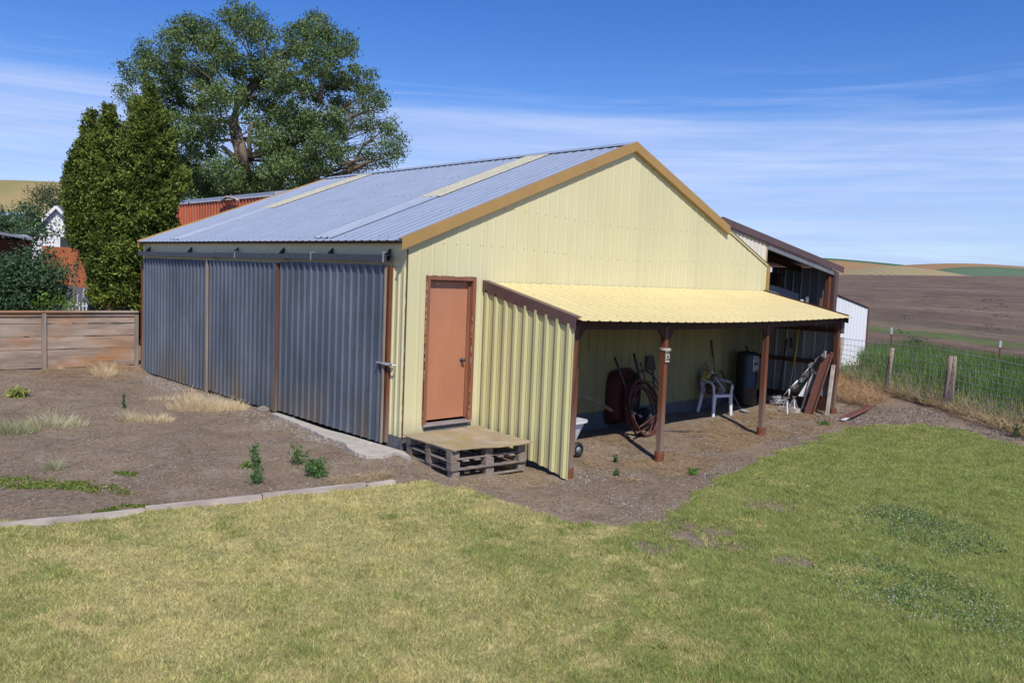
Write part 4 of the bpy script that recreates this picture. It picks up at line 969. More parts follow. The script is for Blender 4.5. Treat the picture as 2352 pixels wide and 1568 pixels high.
for j in range(nn):
    for i in range(nn): a = j*(nn+1)+i; F += [(a, a+1, a+nn+2, a+nn+1), (a+n0, a+n0+nn+1, a+n0+nn+2, a+n0+1)]
F += [(i, i+n0, i+1+n0, i+1) for i in range(nn)]
mesh_obj('seat', V, F, 'white_plastic', ch, smooth=True)
MB().bar(cp(-sw, .015, .405), cp(sw, .015, .405), .02, .05).build('seat_apron', 'white_plastic', ch)
V = []
for j in range(nn+1):
    for i in range(nn+1):
        u = -1+2*i/nn; w = j/nn; V.append(tuple(cp(u*(sw-.01)*(1-.12*w**2), .43+.10*w+.05*(1-u*u)-.03, .43+.42*w-.05*u*u*w**3)))
V += [tuple(np.array(v)+Wd*.016) for v in V]; F = []
for j in range(nn):
    for i in range(nn): a = j*(nn+1)+i; F += [(a, a+1, a+nn+2, a+nn+1), (a+n0, a+n0+nn+1, a+n0+nn+2, a+n0+1)]
F += [(nn*(nn+1)+i, nn*(nn+1)+i+1, nn*(nn+1)+i+1+n0, nn*(nn+1)+i+n0) for i in range(nn)]
mesh_obj('backrest', V, F, 'white_plastic', ch, smooth=True)
def bag(name, c, r, mat, label, cat, seed):
    rg = np.random.default_rng(seed); V = []; n, mm = 14, 9
    for j in range(mm+1):
        ph = math.pi*j/mm
        for i in range(n):
            a = 2*math.pi*i/n; k = 1+.16*math.sin(2*a+j+seed)+.07*rg.normal(); s = abs(math.sin(ph))**.6
            V.append(c+U*math.cos(a)*s*r[0]*k+Wd*math.sin(a)*s*r[1]*k+np.array([0, 0, math.cos(ph)*r[2]*(1+.05*rg.normal())]))
    F = [(j*n+i, j*n+(i+1) % n, (j+1)*n+(i+1) % n, (j+1)*n+i) for j in range(mm) for i in range(n)]
    return props(mesh_obj(name, V, F, mat, smooth=False), label, cat)
bag('sack', cp(-.09, .24, .53), (.15, .12, .11), 'brown_sack', 'brown sack lying on the seat of the plastic chair', 'sack', 1)
bag('bag', cp(-.10, .40, .76), (.12, .06, .13), 'yellow_bag', 'yellow and brown bag slumped over the chair back', 'bag', 2)
bag('bag', cp(.06, .36, .70), (.11, .07, .10), 'olive_bag', 'olive bag in the middle of the chair beside the yellow one', 'bag', 3)
m = MB().bar(cp(.08, .10, .46), cp(.0, .30, .70), .13, .03, tuple(U)); o = m.build('seed_packet', 'paper'); props(o, 'white printed packet leaning on the bags on the chair', 'packet')
o = MB().tube([cp(-.16, .45, .8), cp(-.14, .46, .98), cp(-.10, .47, 1.04), cp(-.06, .46, .9), cp(-.05, .45, .82)], .008, 6).build('wire_loop', 'rubber', None, True); props(o, 'thin dark wire loop sticking up behind the chair back', 'wire')
# water heater tank
tkL, tkR = hit(1684, 900, 1, -.38), hit(1737, 900, 1, -.38); tr = .222; tcx = (tkL[0]+tkR[0])/2+.02
tcz = float(terrain(tcx, -.38)[0]); ztk = hit(1705, 808, 1, -.38)[2]
tk_ = thing('water_tank', 'tall dark cylindrical water heater tank with a white label', 'tank', (tcx, -.38, tcz))
hh = ztk-tcz
MB().lathe((tcx, -.38, tcz), [(tr*.96, 0), (tr*.96, .03), (tr, .05), (tr, hh*.33), (tr*1.012, hh*.335), (tr*1.012, hh*.345), (tr, hh*.35), (tr, hh*.93), (tr*.96, hh*.97), (tr*.8, hh), (0, hh+.01)], 32).build('body', 'dark_tank', tk_, True)
MB().tube([(tcx-.10, -.42, ztk-.02), (tcx-.10, -.42, ztk+.05), (tcx-.16, -.43, ztk+.09), (tcx-.19, -.43, ztk+.13)], .022, 8).build('pipe', 'dark_tank', tk_, True)
def curved_patch(z0, z1, a0, a1, r, name, mat, par):
    V = []; k = 8
    for i in range(k+1):
        a = math.radians(a0+(a1-a0)*i/k)
        for z_ in (z0, z1): V.append((tcx+math.cos(a)*r, -.38+math.sin(a)*r, z_))
    return mesh_obj(name, V, [(2*i, 2*i+2, 2*i+3, 2*i+1) for i in range(k)], mat, par, smooth=True)
zl0, zl1 = hit(*c2(430,745), 1, -.62)[2], hit(*c2(430,530), 1, -.62)[2]
lb_ = curved_patch(zl0, zl1, -118, -72, tr+.004, 'label', 'paper', tk_)
for k, (f0, f1) in enumerate(((.03,.09),(.13,.16),(.2,.23),(.28,.31),(.38,.62),(.66,.70),(.74,.77),(.82,.93))): curved_patch(zl0+(zl1-zl0)*f0, zl0+(zl1-zl0)*f1, -115+k % 3*2, -76-(k*7 % 11), tr+.006, 'print', 'ink', lb_)
o = MB().bar(hit(*c2(525,820), 1, -.30), hit(*c2(590,975), 1, -.45), .02, .02).build('stake', 'yellow_pole'); props(o, 'short yellow stake leaning right of the dark water tank', 'stake')
# end wall clutter
XW = XE1-.10
def wl_(cx, cy, x=XW): return hit(*c2(cx, cy), 0, x)
o = thing('pole', 'yellow topped pole with thin white shaft on the end wall', 'pole', tuple(wl_(1030, 1110)))
MB().tube([wl_(1175,130), wl_(1095,680)], .016, 8).build('sleeve', 'yellow_pole', o, True); MB().tube([wl_(1095,680), wl_(1040,960)], .007, 6).build('rod', 'white_metal', o, True); MB().tube([wl_(1040,960), wl_(1025,1120)], .016, 8).build('end_sleeve', 'white_metal', o, True)
o = MB().tube([wl_(1000,270,XW+.03), wl_(880,1060,XW-.05)], .016, 8).build('pole', 'rubber', None, True); props(o, 'dark pole leaning on the end wall left of the yellow one', 'pole')
o = MB().tube([wl_(1060,250,XW+.03), wl_(1065,400,XW+.0)], .02, 8).build('hanging_tool', 'rubber', None, True); props(o, 'short dark tool hanging between two poles on the end wall', 'tool')
# string trimmer: shaft, guard ring, motor head up
tr_ = thing('string_trimmer', 'string trimmer standing motor up with black guard ring and white shaft', 'trimmer', tuple(hit(*c2(900,1200), 0, 8.7)))
def tp_(cx, cy, x): return hit(*c2(cx, cy), 0, x+DXW)
MB().tube([tp_(930,1105,8.75), tp_(1040,970,8.8)], .009, 8).build('shaft', 'pale_steel', tr_, True); MB().tube([tp_(1040,975,8.8), tp_(1155,860,8.87)], .017, 8).build('shaft_sleeve', 'white_metal', tr_, True)
MB().tube([tp_(1155,860,8.87), tp_(1330,665,9.0)], .009, 8).build('shaft', 'pale_steel', tr_, True)
ctr = tp_(1215,850,8.9); ring = [ctr+np.array([.03*math.cos(a), .115*math.cos(a), .07*math.sin(a)-.05*math.cos(a)]) for a in np.linspace(0, 2*math.pi, 20)]
MB().tube(ring, .014, 8).build('guard_ring', 'rubber', tr_, True)
mh = MB(); pr = random.Random(2)
for k in range(9):
    c = tp_(1350+k*22, 650-k*18, 9.02); s = pr.uniform(.02, .045); mh.box(c[0]-s, c[0]+s, c[1]-s*1.1, c[1]+s, c[2]-s, c[2]+s*.9)
mh.build('motor', 'pale_steel', tr_)['kind'] = 'stuff'
mh = MB()
for k in range(6):
    c = tp_(1400+k*18, 660-k*24, 8.98); s = pr.uniform(.02, .04); mh.box(c[0]-s, c[0]+s, c[1]-s, c[1]+s, c[2]-s, c[2]+s)
mh.build('motor_cover', 'rubber', tr_)['kind'] = 'stuff'
MB().tube([tp_(1560,440,9.05), tp_(1540,500,9.03)], .008, 6).build('pull_cord', 'white_metal', tr_, True)
# tangle of cable at its foot
pr = random.Random(21); ct = G(*c2(920, 1215)); pts = []
for k in range(90):
    a = k*.75; r = .10+.07*math.sin(k*.37); pts.append((ct[0]+r*1.3*math.cos(a)+pr.uniform(-.02,.02), ct[1]+.12+r*1.4*math.sin(a), ct[2]+.02+.20*abs(math.sin(k*.21))*pr.uniform(.4, 1)))
o = MB().tube(pts, .009, 5).build('cable', 'pale_steel', None, True); props(o, 'tangled grey cable heaped at the foot of the trimmer', 'cable')
# axle stands
for (cx0, cy0, cyt, lb) in ((985, 1325, 1160, 'left one of two pale A shaped axle stands beyond the third post'), (1088, 1310, 1140, 'right one of two pale A shaped axle stands beyond the third post')):
    f = G(*c2(cx0, cy0)); tz = .27
    t = thing('axle_stand', lb, 'axle stand', tuple(f), 'axle stands in the lean-to')
    for sx in (-1, 1):
        for sy in (-1, 1): MB().bar(f+[sx*.085, sy*.085, 0], f+[sx*.022, sy*.022, tz*.9], .022, .01, (0,0,1)).build('leg', 'pale_steel', t)
        MB().bar(f+[sx*.085, -.095, .004], f+[sx*.085, .095, .004], .02, .008).build('foot_bar', 'pale_steel', t)
    MB().box(f[0]-.03, f[0]+.03, f[1]-.03, f[1]+.03, f[2]+tz*.86, f[2]+tz*.96).build('collar', 'pale_steel', t)
    MB().box(f[0]-.012, f[0]+.012, f[1]-.012, f[1]+.012, f[2]+tz*.96, f[2]+tz*1.15).build('ratchet_bar', 'pale_steel', t)
    MB().box(f[0]-.015, f[0]+.015, f[1]-.04, f[1]+.04, f[2]+tz*1.1505, f[2]+tz*1.2).build('saddle', 'pale_steel', t)
# boards and channels leaning at the far corner
def lb2(a, b, w, h, mat, label, name, xt, cat=None):
    f = G(*c2(*a)); f[2] += .01; tt = hit(*c2(*b), 0, xt+DXW); o = MB().bar(f, tt, w, h, (0,1,0)).build(name, mat); return props(o, label, cat or name)
lb2((1210,1275), (1385,700), .035, .03, 'white_metal', 'thin white strip leaning left of the wide brown channel', 'strip', 9.12)
f = G(*c2(1318,1335)); tt = hit(*c2(1600,480), 0, 9.12+DXW)
ch_ = thing('steel_channel', 'wide brown steel channel leaning on the end wall', 'channel', tuple(f))
MB().bar(f, tt, .012, .19, (0,1,0)).build('web', 'brown_channel', ch_)
MB().bar(f+[-.02,-.085,-.0], tt+[-.02,-.085,.0], .045, .010, (0,1,0)).build('flange', 'brown_channel', ch_)
MB().bar(f+[-.02,.085,.0], tt+[-.02,.085,.0], .045, .010, (0,1,0)).build('flange', 'brown_channel', ch_)
lb2((1490,1090+160), (1640,465), .04, .05, 'brown_channel', 'narrow brown plank leaning right of the wide channel', 'plank', 9.15)
lb2((1570,1370), (1665,640), .05, .06, 'timber', 'pale weathered board leaning beside the far corner post', 'board', 9.16)
lb2((1160,1140), (1195,880), .025, .025, 'teal', 'short teal green stake behind the right axle stand', 'stake', 8.95)
lb2((1090,1100), (1170,930), .03, .03, 'timber', 'short pale stick behind the axle stands', 'stick', 8.95)
V = [tp_(1350,790,9.15), tp_(1255,1010,9.1), tp_(1245,1090,9.1), tp_(1160,1080,9.05), tp_(1300,860,9.12)]; n = 5
V = [tuple(v) for v in V]+[(v[0]+.012, v[1], v[2]) for v in V]
o = mesh_obj('sheet_offcut', V, [tuple(range(n)), tuple(range(2*n-1, n-1, -1))]+[(i, i+n, (i+1) % n+n, (i+1) % n) for i in range(n)], 'white_shed'); props(o, 'ragged white sheet metal offcut behind the teal stake', 'sheet metal')
o = MB().box(8.75, 8.93, -1.35, -.95, float(terrain(9,-1.1)[0])-.02, float(terrain(9,-1.1)[0])+.07).build('block', 'timber'); props(o, 'wooden block on the ground behind the leaning channel', 'wood block')
# ornament on the second post
pz = hit(1526, 816, 1, YP-.06)
orn = thing('post_ornament', 'small white carved ornament tied round the second post', 'ornament', (pz[0], YP-.06, pz[2]-.1))
w = hit(1546, 816, 1, YD-.06)[0]-hit(1517, 816, 1, YD-.06)[0]
zt_, zb2 = hit(1526, 800, 1, YP-.06)[2], hit(1526, 832, 1, YP-.06)[2]
MB().box(PX[1]-.055, PX[1]+.035, YP-.062, YP-.05, zb2, zt_-.03).build('plaque', 'chipped_white', orn)
for k, (dx, dz, r) in enumerate(((-.035, .66, .013), (.012, .66, .013), (-.012, .40, .016), (-.03, .2, .011), (.01, .2, .011))):
    MB().lathe((PX[1]+dx, YP-.0625, zb2+(zt_-zb2)*dz), [(r*1.35, 0), (r*1.35, -.006), (r*.95, -.006)], 12, 'y').build('carved_ring', 'ink', orn)
for k in range(2): MB().tube([(PX[1]-.062, YP-.058, zt_-.012-k*.022), (PX[1], YP-.072, zt_-.014-k*.022), (PX[1]+.068, YP-.056, zt_-.018-k*.022), (PX[1]+.066, YP+.05, zt_-.012-k*.022), (PX[1]-.060, YP+.052, zt_-.01-k*.022), (PX[1]-.062, YP-.058, zt_-.012-k*.022)], .011, 6).build('cord', 'chipped_white', orn, True)
# white poly cart behind the side wall
wp = G(1325, 1049)
ca = thing('yard_cart', 'white plastic yard cart with black wheel behind the first post', 'cart', (wp[0], wp[1], wp[2]))
wz = wp[2]+.115
for dy in (0.0, .52):
    wl2 = MB().lathe((wp[0], wp[1]+dy, wz), [(.0,-.02),(.055,-.02),(.06,-.035),(.10,-.04),(.115,-.02),(.115,.02),(.10,.04),(.06,.035),(.055,.02),(.0,.02)], 24, 'y').build('wheel', 'rubber', ca, True)
    MB().lathe((wp[0], wp[1]+dy, wz), [(.0,-.036),(.045,-.032),(.05,-.022)], 16, 'y').build('hub', 'pale_steel', wl2, True)
V = []; n = 24; tz0 = wz+.10; cxx, cyy = wp[0]-.10, wp[1]+.26
for (h, sx, sy) in ((0, .22, .17), (.30, .33, .27), (.305, .37, .31), (.335, .37, .31), (.335, .34, .28), (.03, .20, .15)):
    for k in range(n):
        a = 2*math.pi*k/n; V.append((cxx+math.copysign(abs(math.cos(a))**.5, math.cos(a))*sx, cyy+math.copysign(abs(math.sin(a))**.5, math.sin(a))*sy, tz0+h))
F = [(i*n+k, i*n+(k+1) % n, (i+1)*n+(k+1) % n, (i+1)*n+k) for i in range(5) for k in range(n)]+[tuple(range(n-1, -1, -1)), tuple(5*n+k for k in range(n))]
mesh_obj('tub', V, F, 'white_plastic', ca, smooth=False)
MB().bar((wp[0], wp[1]-.02, wz), (wp[0]-.02, wp[1]+.1, tz0+.02), .03, .02).build('strut', 'dark_steel', ca); MB().bar((wp[0], wp[1]-.0, wz), (wp[0], wp[1]+.52, wz), .02, .02).build('axle', 'dark_steel', ca)
# loose steel channel on the ground outside
f, t_ = G(1934, 969), G(1999, 938); f = f+[0,0,.03]; t_ = t_+[0,0,.03]
gc = thing('steel_channel', 'brown steel channel with white cut end lying on the dirt', 'channel', tuple(f))
MB().bar(f, t_, .09, .012).build('web', 'brown_channel', gc); MB().bar(f+[-.03,.03,.03], t_+[-.03,.03,.03], .012, .07).build('flange', 'brown_channel', gc)
MB().bar(f+(f-t_)/np.linalg.norm(f-t_)*.004+[0,0,.009], f+(t_-f)*.16+[0,0,.009], .092, .008).build('bare_end', 'white_metal', gc)
o = MB().tube([G(1490,990)+[0,0,.02], G(1545,992)+[0,0,.02], G(1612,994)+[0,0,.02]], .012, 6).build('rod', 'dark_steel'); props(o, 'thin dark rod lying on the ground behind the second post', 'rod')

# ------------------------------------------------------------------ hills beyond
def hill_mat(name, c1, c2, stripe=None):
    m, nt, b = new_mat(name); g = N(nt, 'ShaderNodeNewGeometry').outputs['Position']
    col = mixc(nt, ramp(nt, noise_node(nt, g, .02, (1,1,1), 6, .6), .35, .65), c1, c2)
    if stripe:
        w = N(nt, 'ShaderNodeTexWave'); w.inputs['Scale'].default_value = stripe[1]; w.inputs['Distortion'].default_value = 1.2; w.inputs['Detail'].default_value = 2; w.inputs['Detail Scale'].default_value = .3
        rot = N(nt, 'ShaderNodeVectorRotate'); rot.inputs['Axis'].default_value = (0,0,1); rot.inputs['Angle'].default_value = stripe[2]; nt.links.new(g, rot.inputs['Vector']); nt.links.new(rot.outputs[0], w.inputs[0])
        col = mixc(nt, mth(nt, 'MULTIPLY', w.outputs['Fac'], .75), col, stripe[0])
    nt.links.new(col, b.inputs['Base Color']); b.inputs['Roughness'].default_value = 1; b.inputs['Specular IOR Level'].default_value = 0
    return m
HM = {'tan': hill_mat('dry_hill', (.36,.27,.13), (.25,.23,.10)), 'rust': hill_mat('brown_hill', (.34,.215,.12), (.28,.18,.10)), 'green': hill_mat('green_crop_hill', (.105,.165,.10), (.13,.19,.12)),
      'dkgreen': hill_mat('crest_green_hill', (.07,.15,.085), (.09,.16,.09)), 'stripe': hill_mat('strip_cropped_hill', (.45,.36,.22), (.40,.32,.19), ((.20,.17,.08), .085, .7525))}
def hill(name, sil, depth, mat, foot=.62, zfoot=-14):
    xs = np.linspace(sil[0][0], sil[-1][0], 40); ys = np.interp(xs, [p[0] for p in sil], [p[1] for p in sil])
    ys = np.convolve(np.pad(ys, 2, 'edge'), np.ones(5)/5, 'valid'); V = []; rows = 9
    for j in range(rows*2-1):
        t = j/(rows-1)
        for px, py in zip(xs, ys):
            top = at(px, py, depth); d = depth*(foot+(1-foot)*t) if t <= 1 else depth*(1+(t-1)*.5)
            p = at(px, py, d); k = math.sin(min(t, 2-t)*math.pi/2)**1.0
            V.append((p[0], p[1], zfoot+(top[2]-zfoot)*k))
    n = 40; F = [(j*n+i, j*n+i+1, (j+1)*n+i+1, (j+1)*n+i) for j in range(rows*2-2) for i in range(n-1)]
    o = mesh_obj(name, V, F, HM[mat], smooth=True); o['kind'] = 'structure'
hill('hill', [(-500,430),(-200,412),(0,417),(100,419),(200,426),(420,465),(700,540)], 420, 'tan')
hill('hill', [(1500,606),(1700,592),(1890,593),(1980,600),(2078,609.5),(2150,618),(2220,626)], 980, 'dkgreen')
hill('hill', [(1500,612),(1700,597),(1890,597),(1980,604),(2050,611),(2120,618),(2200,626)], 900, 'rust')
hill('hill', [(1980,622),(2040,613),(2078,609),(2130,607),(2209,605.5),(2280,608),(2352,613.5),(2500,622),(2900,634)], 850, 'rust')
hill('hill', [(2080,631),(2144,620),(2209,613.5),(2275,613),(2352,618),(2500,628),(2800,640)], 620, 'green')
hill('hill', [(1900,630),(1956,620),(2012,611.5),(2056,610.5),(2100,614),(2155,621),(2188,627),(2230,634)], 480, 'stripe')

# ------------------------------------------------------------------ trees
def tree(name, label, group, base, forks, blobs, leaf, cols, per, ssub=.30, nsub=22, trunk_r=.3, depth=33, jitter=2.5, limb=.07, mat='leaf', seed=0, up=None, bark='elm_bark', cat='tree'):
    """blobs: (px, py, r_px, density) bearings of leaf masses; every mass gets a real place in depth, a limb and twigs"""
    rg = np.random.default_rng(seed); pr = random.Random(seed)
    root = thing(name, label, cat, tuple(base), group)
    mpp = depth/FPX
    cen = [(at(b[0], b[1], depth+rg.uniform(-jitter, jitter)), b[2]*mpp, b[3] if len(b) > 3 else 1.0) for b in blobs]
    tb = MB(); tb.tube([base+[0,0,-.3]]+[np.array(f) for f in forks], [trunk_r*1.15]+[trunk_r*(1-.45*i/max(1, len(forks)-1)) for i in range(len(forks))], 12)
    tb.build('trunk', bark, root, True)
    fp = [np.array(f) for f in forks]; lm = MB()
    for c, r, dn in cen:
        s = min(fp, key=lambda f: np.linalg.norm(f-c)+1.5*max(0, f[2]-c[2])); d = c-s; Ln = np.linalg.norm(d)
        if Ln < .2: continue
        mid = s+d*.5+np.array([pr.uniform(-.12, .12)*Ln, pr.uniform(-.12, .12)*Ln, pr.uniform(-.12, .04)*Ln]); q = s+d*.25+(mid-(s+d*.5))*.7
        lr = limb*(.35+min(Ln, 5)/11); lm.tube([s, q, mid, c], [lr, lr*.8, lr*.55, lr*.25], 6)
        for _ in range(7):
            e = c+np.clip(rg.normal(0, .5, 3), -.85, .85)*r; m2 = (mid+e)/2+rg.normal(0, .1, 3)*r; lm.tube([mid+(c-mid)*pr.uniform(.2, .9), m2, e], [lr*.26, lr*.16, lr*.06], 4, False)
    lm.build('limbs', bark, root, True)['kind'] = 'stuff'
    P = []; T = []
    for c, r, dn in cen:
        k = int(nsub*dn); u = rg.normal(size=(k, 3)); u /= np.linalg.norm(u, axis=1, keepdims=True)
        sc = c+u*(r*rg.uniform(.25, 1.0, (k, 1))**.6)*np.array([1, 1, .85]); tone = rg.uniform(0, 1, k)
        n = max(3, int(per*(r/ .8)**2/nsub)); a = rg.normal(0, ssub*.5, (k, n, 3))*np.array([1, 1, .75]); P.append((sc[:, None]+a).reshape(-1, 3)); T.append(np.repeat(tone, n))
    P = np.concatenate(P); T = np.concatenate(T); t = np.clip(T*.7+rg.uniform(0, .45, len(P)), 0, 1)
    V, F, C = leaf_quads(P, rg.uniform(.7, 1.3, len(P))*leaf, mixcols(len(P), cols[0], cols[1], t, .18), nb=np.array([0, 0, .3]) if up is None else up)
    mesh_obj('crown', V, F, mat, root, cols=C)
    return root
EB = [(538,22,30,.8),(575,35,34,.7),(600,80,36,.8),(560,75,34,1),(525,45,22,.9),(430,70,38,1.2),(470,85,42,1.2),(395,95,32,1),(505,110,38,1),(340,130,42,1),(305,165,34,.9),(360,180,48,1),(300,215,30,.7),(320,250,36,.7),
 (420,150,50,1.1),(480,170,50,1),(540,150,46,1),(600,150,46,.9),(650,110,42,.8),(690,80,40,.9),(735,55,34,.9),(770,90,42,.9),(800,110,30,.7),(715,130,50,.9),(780,155,46,.9),(830,180,40,.8),(850,225,36,.7),(790,220,52,.9),
 (720,200,52,1),(650,190,50,1),(580,215,48,1),(510,225,48,1),(440,225,50,1.1),(380,245,44,1),(430,290,42,1.1),(470,330,40,1),(440,370,46,1.2),(500,290,32,.7),(520,400,46,1.3),(460,420,48,1.3),(590,280,34,.7),
 (640,265,52,1.1),(700,275,54,1.1),(760,285,50,.9),(820,270,40,.6),(868,240,26,.5),(630,330,46,1),(690,340,52,1.2),(745,350,50,1.1),(600,390,44,1.2),(660,400,52,1.3),(720,395,46,1.2),(780,340,36,.7),
 (850,300,34,.45),(885,290,30,.5),(905,320,34,.6),(915,350,28,.55),(870,350,34,.5),(830,375,30,.5),(800,385,26,.6),(890,375,24,.4),(570,430,40,1.2),(420,460,34,1),(480,292,32,.8),(612,322,38,.9),(556,322,18,.4),(545,425,40,1.2),(622,432,34,1),(500,445,34,1),(690,440,30,1),(400,310,34,.9),(380,370,30,.9)]
eb = at(572, 640, 33); eb[2] = .5
forks = [tuple(eb+[0,0,.5]), tuple(at(572,470,33)), tuple(at(566,400,33)), tuple(at(560,368,33)), tuple(at(545,320,33.3)), tuple(at(535,280,33.5)), tuple(at(548,230,33.6)), tuple(at(590,190,33.4))]
tree('elm_tree', 'tall spreading elm with open green crown behind the barn roof', None, eb, forks, EB, .095, ((.060,.10,.030), (.20,.285,.09)), 2500, ssub=.30, nsub=30, up=np.array(TOSUN)*.7, trunk_r=.34, depth=33, seed=5, limb=.07)
# the pale trunk fork seen through the crown, and the long low limb on the right
m = MB().tube([at(566,400,32), at(556,345,31.6), at(545,292,31.5)], [.2,.17,.12], 8).tube([at(560,385,32), at(527,352,31.6), at(508,335,31.4)], [.14,.11,.08], 8).tube([at(575,360,31.7), at(572,320,31.5), at(578,280,31.4)], [.10,.08,.05], 8)
m.tube([at(730,420,33.5), at(795,396,33), at(840,375,32.6), at(885,362,32.5)], [.13,.11,.07,.03], 8).tube([at(795,396,33), at(815,370,33), at(835,335,33), at(880,300,33)], [.08,.06,.045,.02], 6).tube([at(800,270,33), at(840,258,33), at(870,250,33)], [.06,.04,.02], 6).tube([at(735,235,33), at(738,195,33), at(745,150,33)], [.12,.08,.04], 6)
elm = bpy.data.objects['elm_tree']; o = m.build('fork_limb', 'elm_bark', elm, True); o['kind'] = 'stuff'

def conifer(name, label, group, base_depth, axes, nclump, per, leaf, cols, seed):
    rg = np.random.default_rng(seed); mpp = base_depth/FPX
    ax0 = axes[0]; b = at(ax0[0], 700, base_depth); root = thing(name, label, 'tree', (b[0], b[1], 0), group)
    P = []; T = []; NB = []; tk = MB()
    for (ax, prof, dz, w) in axes:
        ys = np.array([p[0] for p in prof], float); rs = np.array([p[1] for p in prof], float)
        dpt = base_depth+dz; base = at(ax, ys[-1], dpt); top = at(ax, ys[0], dpt)
        if len(tk.v) == 0: tk.tube([(b[0], b[1], -.2), ((base[0]+b[0])/2, (base[1]+b[1])/2, 1.2), (base[0], base[1], max(base[2], 1.8)), tuple(top)], [.14, .12, .09, .02], 8)
        n = int(nclump*w); wts = np.interp(np.linspace(ys[0], ys[-1], 200), ys, rs)+6; yy = rg.choice(np.linspace(ys[0], ys[-1], 200), n, p=wts/wts.sum()); r = np.maximum(np.interp(yy, ys, rs)*.90-8, 1)*mpp
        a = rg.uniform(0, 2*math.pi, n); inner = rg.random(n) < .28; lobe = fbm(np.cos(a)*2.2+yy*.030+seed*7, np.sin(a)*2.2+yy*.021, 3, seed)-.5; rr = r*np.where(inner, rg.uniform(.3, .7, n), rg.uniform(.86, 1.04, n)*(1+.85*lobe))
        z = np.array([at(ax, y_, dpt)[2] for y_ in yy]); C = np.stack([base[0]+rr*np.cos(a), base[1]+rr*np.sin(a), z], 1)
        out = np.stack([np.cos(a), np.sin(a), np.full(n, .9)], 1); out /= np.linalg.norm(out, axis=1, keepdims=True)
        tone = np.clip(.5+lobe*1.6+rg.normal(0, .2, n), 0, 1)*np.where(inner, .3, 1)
        for i in range(n):
            t = rg.random((per, 1)); L_ = .34*(1-.4*rg.random()); sp = rg.normal(0, 1, (per, 3))*.095*(1.2-t*.95)
            P.append(C[i]+out[i]*(t-.35)*L_+sp); T.append(np.full(per, tone[i])+t[:, 0]*.35); NB.append(np.repeat(out[i:i+1]*1.4, per, 0))
    P = np.concatenate(P); T = np.concatenate(T); NB = np.concatenate(NB)
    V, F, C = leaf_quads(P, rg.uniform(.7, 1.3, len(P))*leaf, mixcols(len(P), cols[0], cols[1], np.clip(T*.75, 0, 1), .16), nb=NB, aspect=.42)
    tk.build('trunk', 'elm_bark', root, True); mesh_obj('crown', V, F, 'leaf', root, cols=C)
conifer('arborvitae_tree', 'tall dense yellow green arborvitae with the highest pointed top beside the barn', 'arborvitae behind the plank fence', 23.6,
 [(342, [(208,1),(225,9),(245,22),(270,40),(320,62),(400,78),(480,68),(560,70),(620,66),(660,56),(705,40)], 0, 1.0), (318, [(235,3),(260,16),(290,24),(340,34)], -.2, .08)], 1250, 64, .10, ((.030,.058,.008), (.24,.30,.05)), 3)
conifer('arborvitae_tree', 'lower ragged arborvitae with two leaning tops left of the tallest one', 'arborvitae behind the plank fence', 23.2,
 [(250, [(252,1),(268,10),(290,24),(340,36),(400,42),(480,50),(560,52),(620,52),(660,48),(698,42)], .3, 1.0), (206, [(268,1),(282,7),(310,17),(350,28),(420,36),(500,36),(560,30),(600,15)], 0, .5), (180, [(342,1),(358,12),(390,26),(440,34),(500,32),(560,18)], -.2, .42)], 900, 64, .10, ((.030,.058,.008), (.25,.31,.055)), 4)
# lilac, and the trees around the white house
def bpos(px, py, d, z=.2): p = at(px, py, d); p[2] = z; return p
lb_ = bpos(60, 700, 21.5, 0)
tree('lilac_bush', 'broad dark leaved lilac bush behind the plank fence', None, lb_, [tuple(lb_+[0,0,.5]), tuple(at(60,640,21.5)), tuple(at(50,610,21.5))],
 [(40,615,42),(90,625,42),(5,640,45),(118,645,32),(60,660,48),(110,680,36),(10,690,46),(60,700,44),(-50,640,60),(100,585,22,.7),(-60,700,50),(138,670,18),(70,575,20,.6)], .085, ((.030,.072,.030), (.085,.15,.06)), 3600, ssub=.3, nsub=34, trunk_r=.05, depth=21.5, jitter=.5, limb=.03, seed=11, cat='bush')
lb_ = bpos(105, 705, 20.9, 0)
tree('shrub', 'bright yellow green shrub low in front of the lilac', None, lb_, [tuple(lb_+[0,0,.4])], [(120,690,22),(150,695,16),(95,698,20),(165,702,10)], .07, ((.06,.14,.015), (.13,.24,.03)), 1500, ssub=.22, nsub=24, trunk_r=.03, depth=20.9, jitter=.2, limb=.02, seed=12, cat='bush')
b_ = bpos(170, 690, 27, .3)
tree('shrub', 'dark thin shrub standing against the red fence', None, b_, [tuple(b_+[0,0,.8]), tuple(at(172,620,27))], [(170,612,15,.7),(188,600,12,.5),(160,625,14,.7)], .085, ((.018,.05,.022), (.04,.085,.04)), 1200, ssub=.3, nsub=20, trunk_r=.04, depth=27, jitter=.3, limb=.03, seed=13, cat='bush')
b_ = bpos(60, 640, 31, .5)
tree('garden_tree', 'loose branched green tree before the white house', 'garden trees on the left', b_, [tuple(b_+[0,0,1]), tuple(at(60,570,31)), tuple(at(70,540,31))],
 [(40,515,32),(75,535,32),(104,520,20,.5),(128,540,16,.3),(140,530,12,.25),(15,555,34),(0,505,34,.8),(-40,520,45),(70,490,26,.9),(45,560,30)], .10, ((.035,.085,.035), (.095,.165,.06)), 2300, ssub=.34, nsub=22, trunk_r=.1, depth=31, jitter=1, limb=.04, seed=14)
b_ = bpos(110, 560, 75, .9)
tree('garden_tree', 'rounded dark green tree rising behind the white house', 'garden trees on the left', b_, [tuple(b_+[0,0,2]), tuple(at(110,500,75))],
 [(85,445,26),(110,438,24),(140,445,28),(165,460,26),(70,475,26),(110,475,30),(150,490,30),(175,500,22),(50,490,20)], .16, ((.028,.06,.024), (.06,.105,.04)), 330, ssub=.6, nsub=20, trunk_r=.25, depth=75, jitter=2, limb=.08, seed=15)
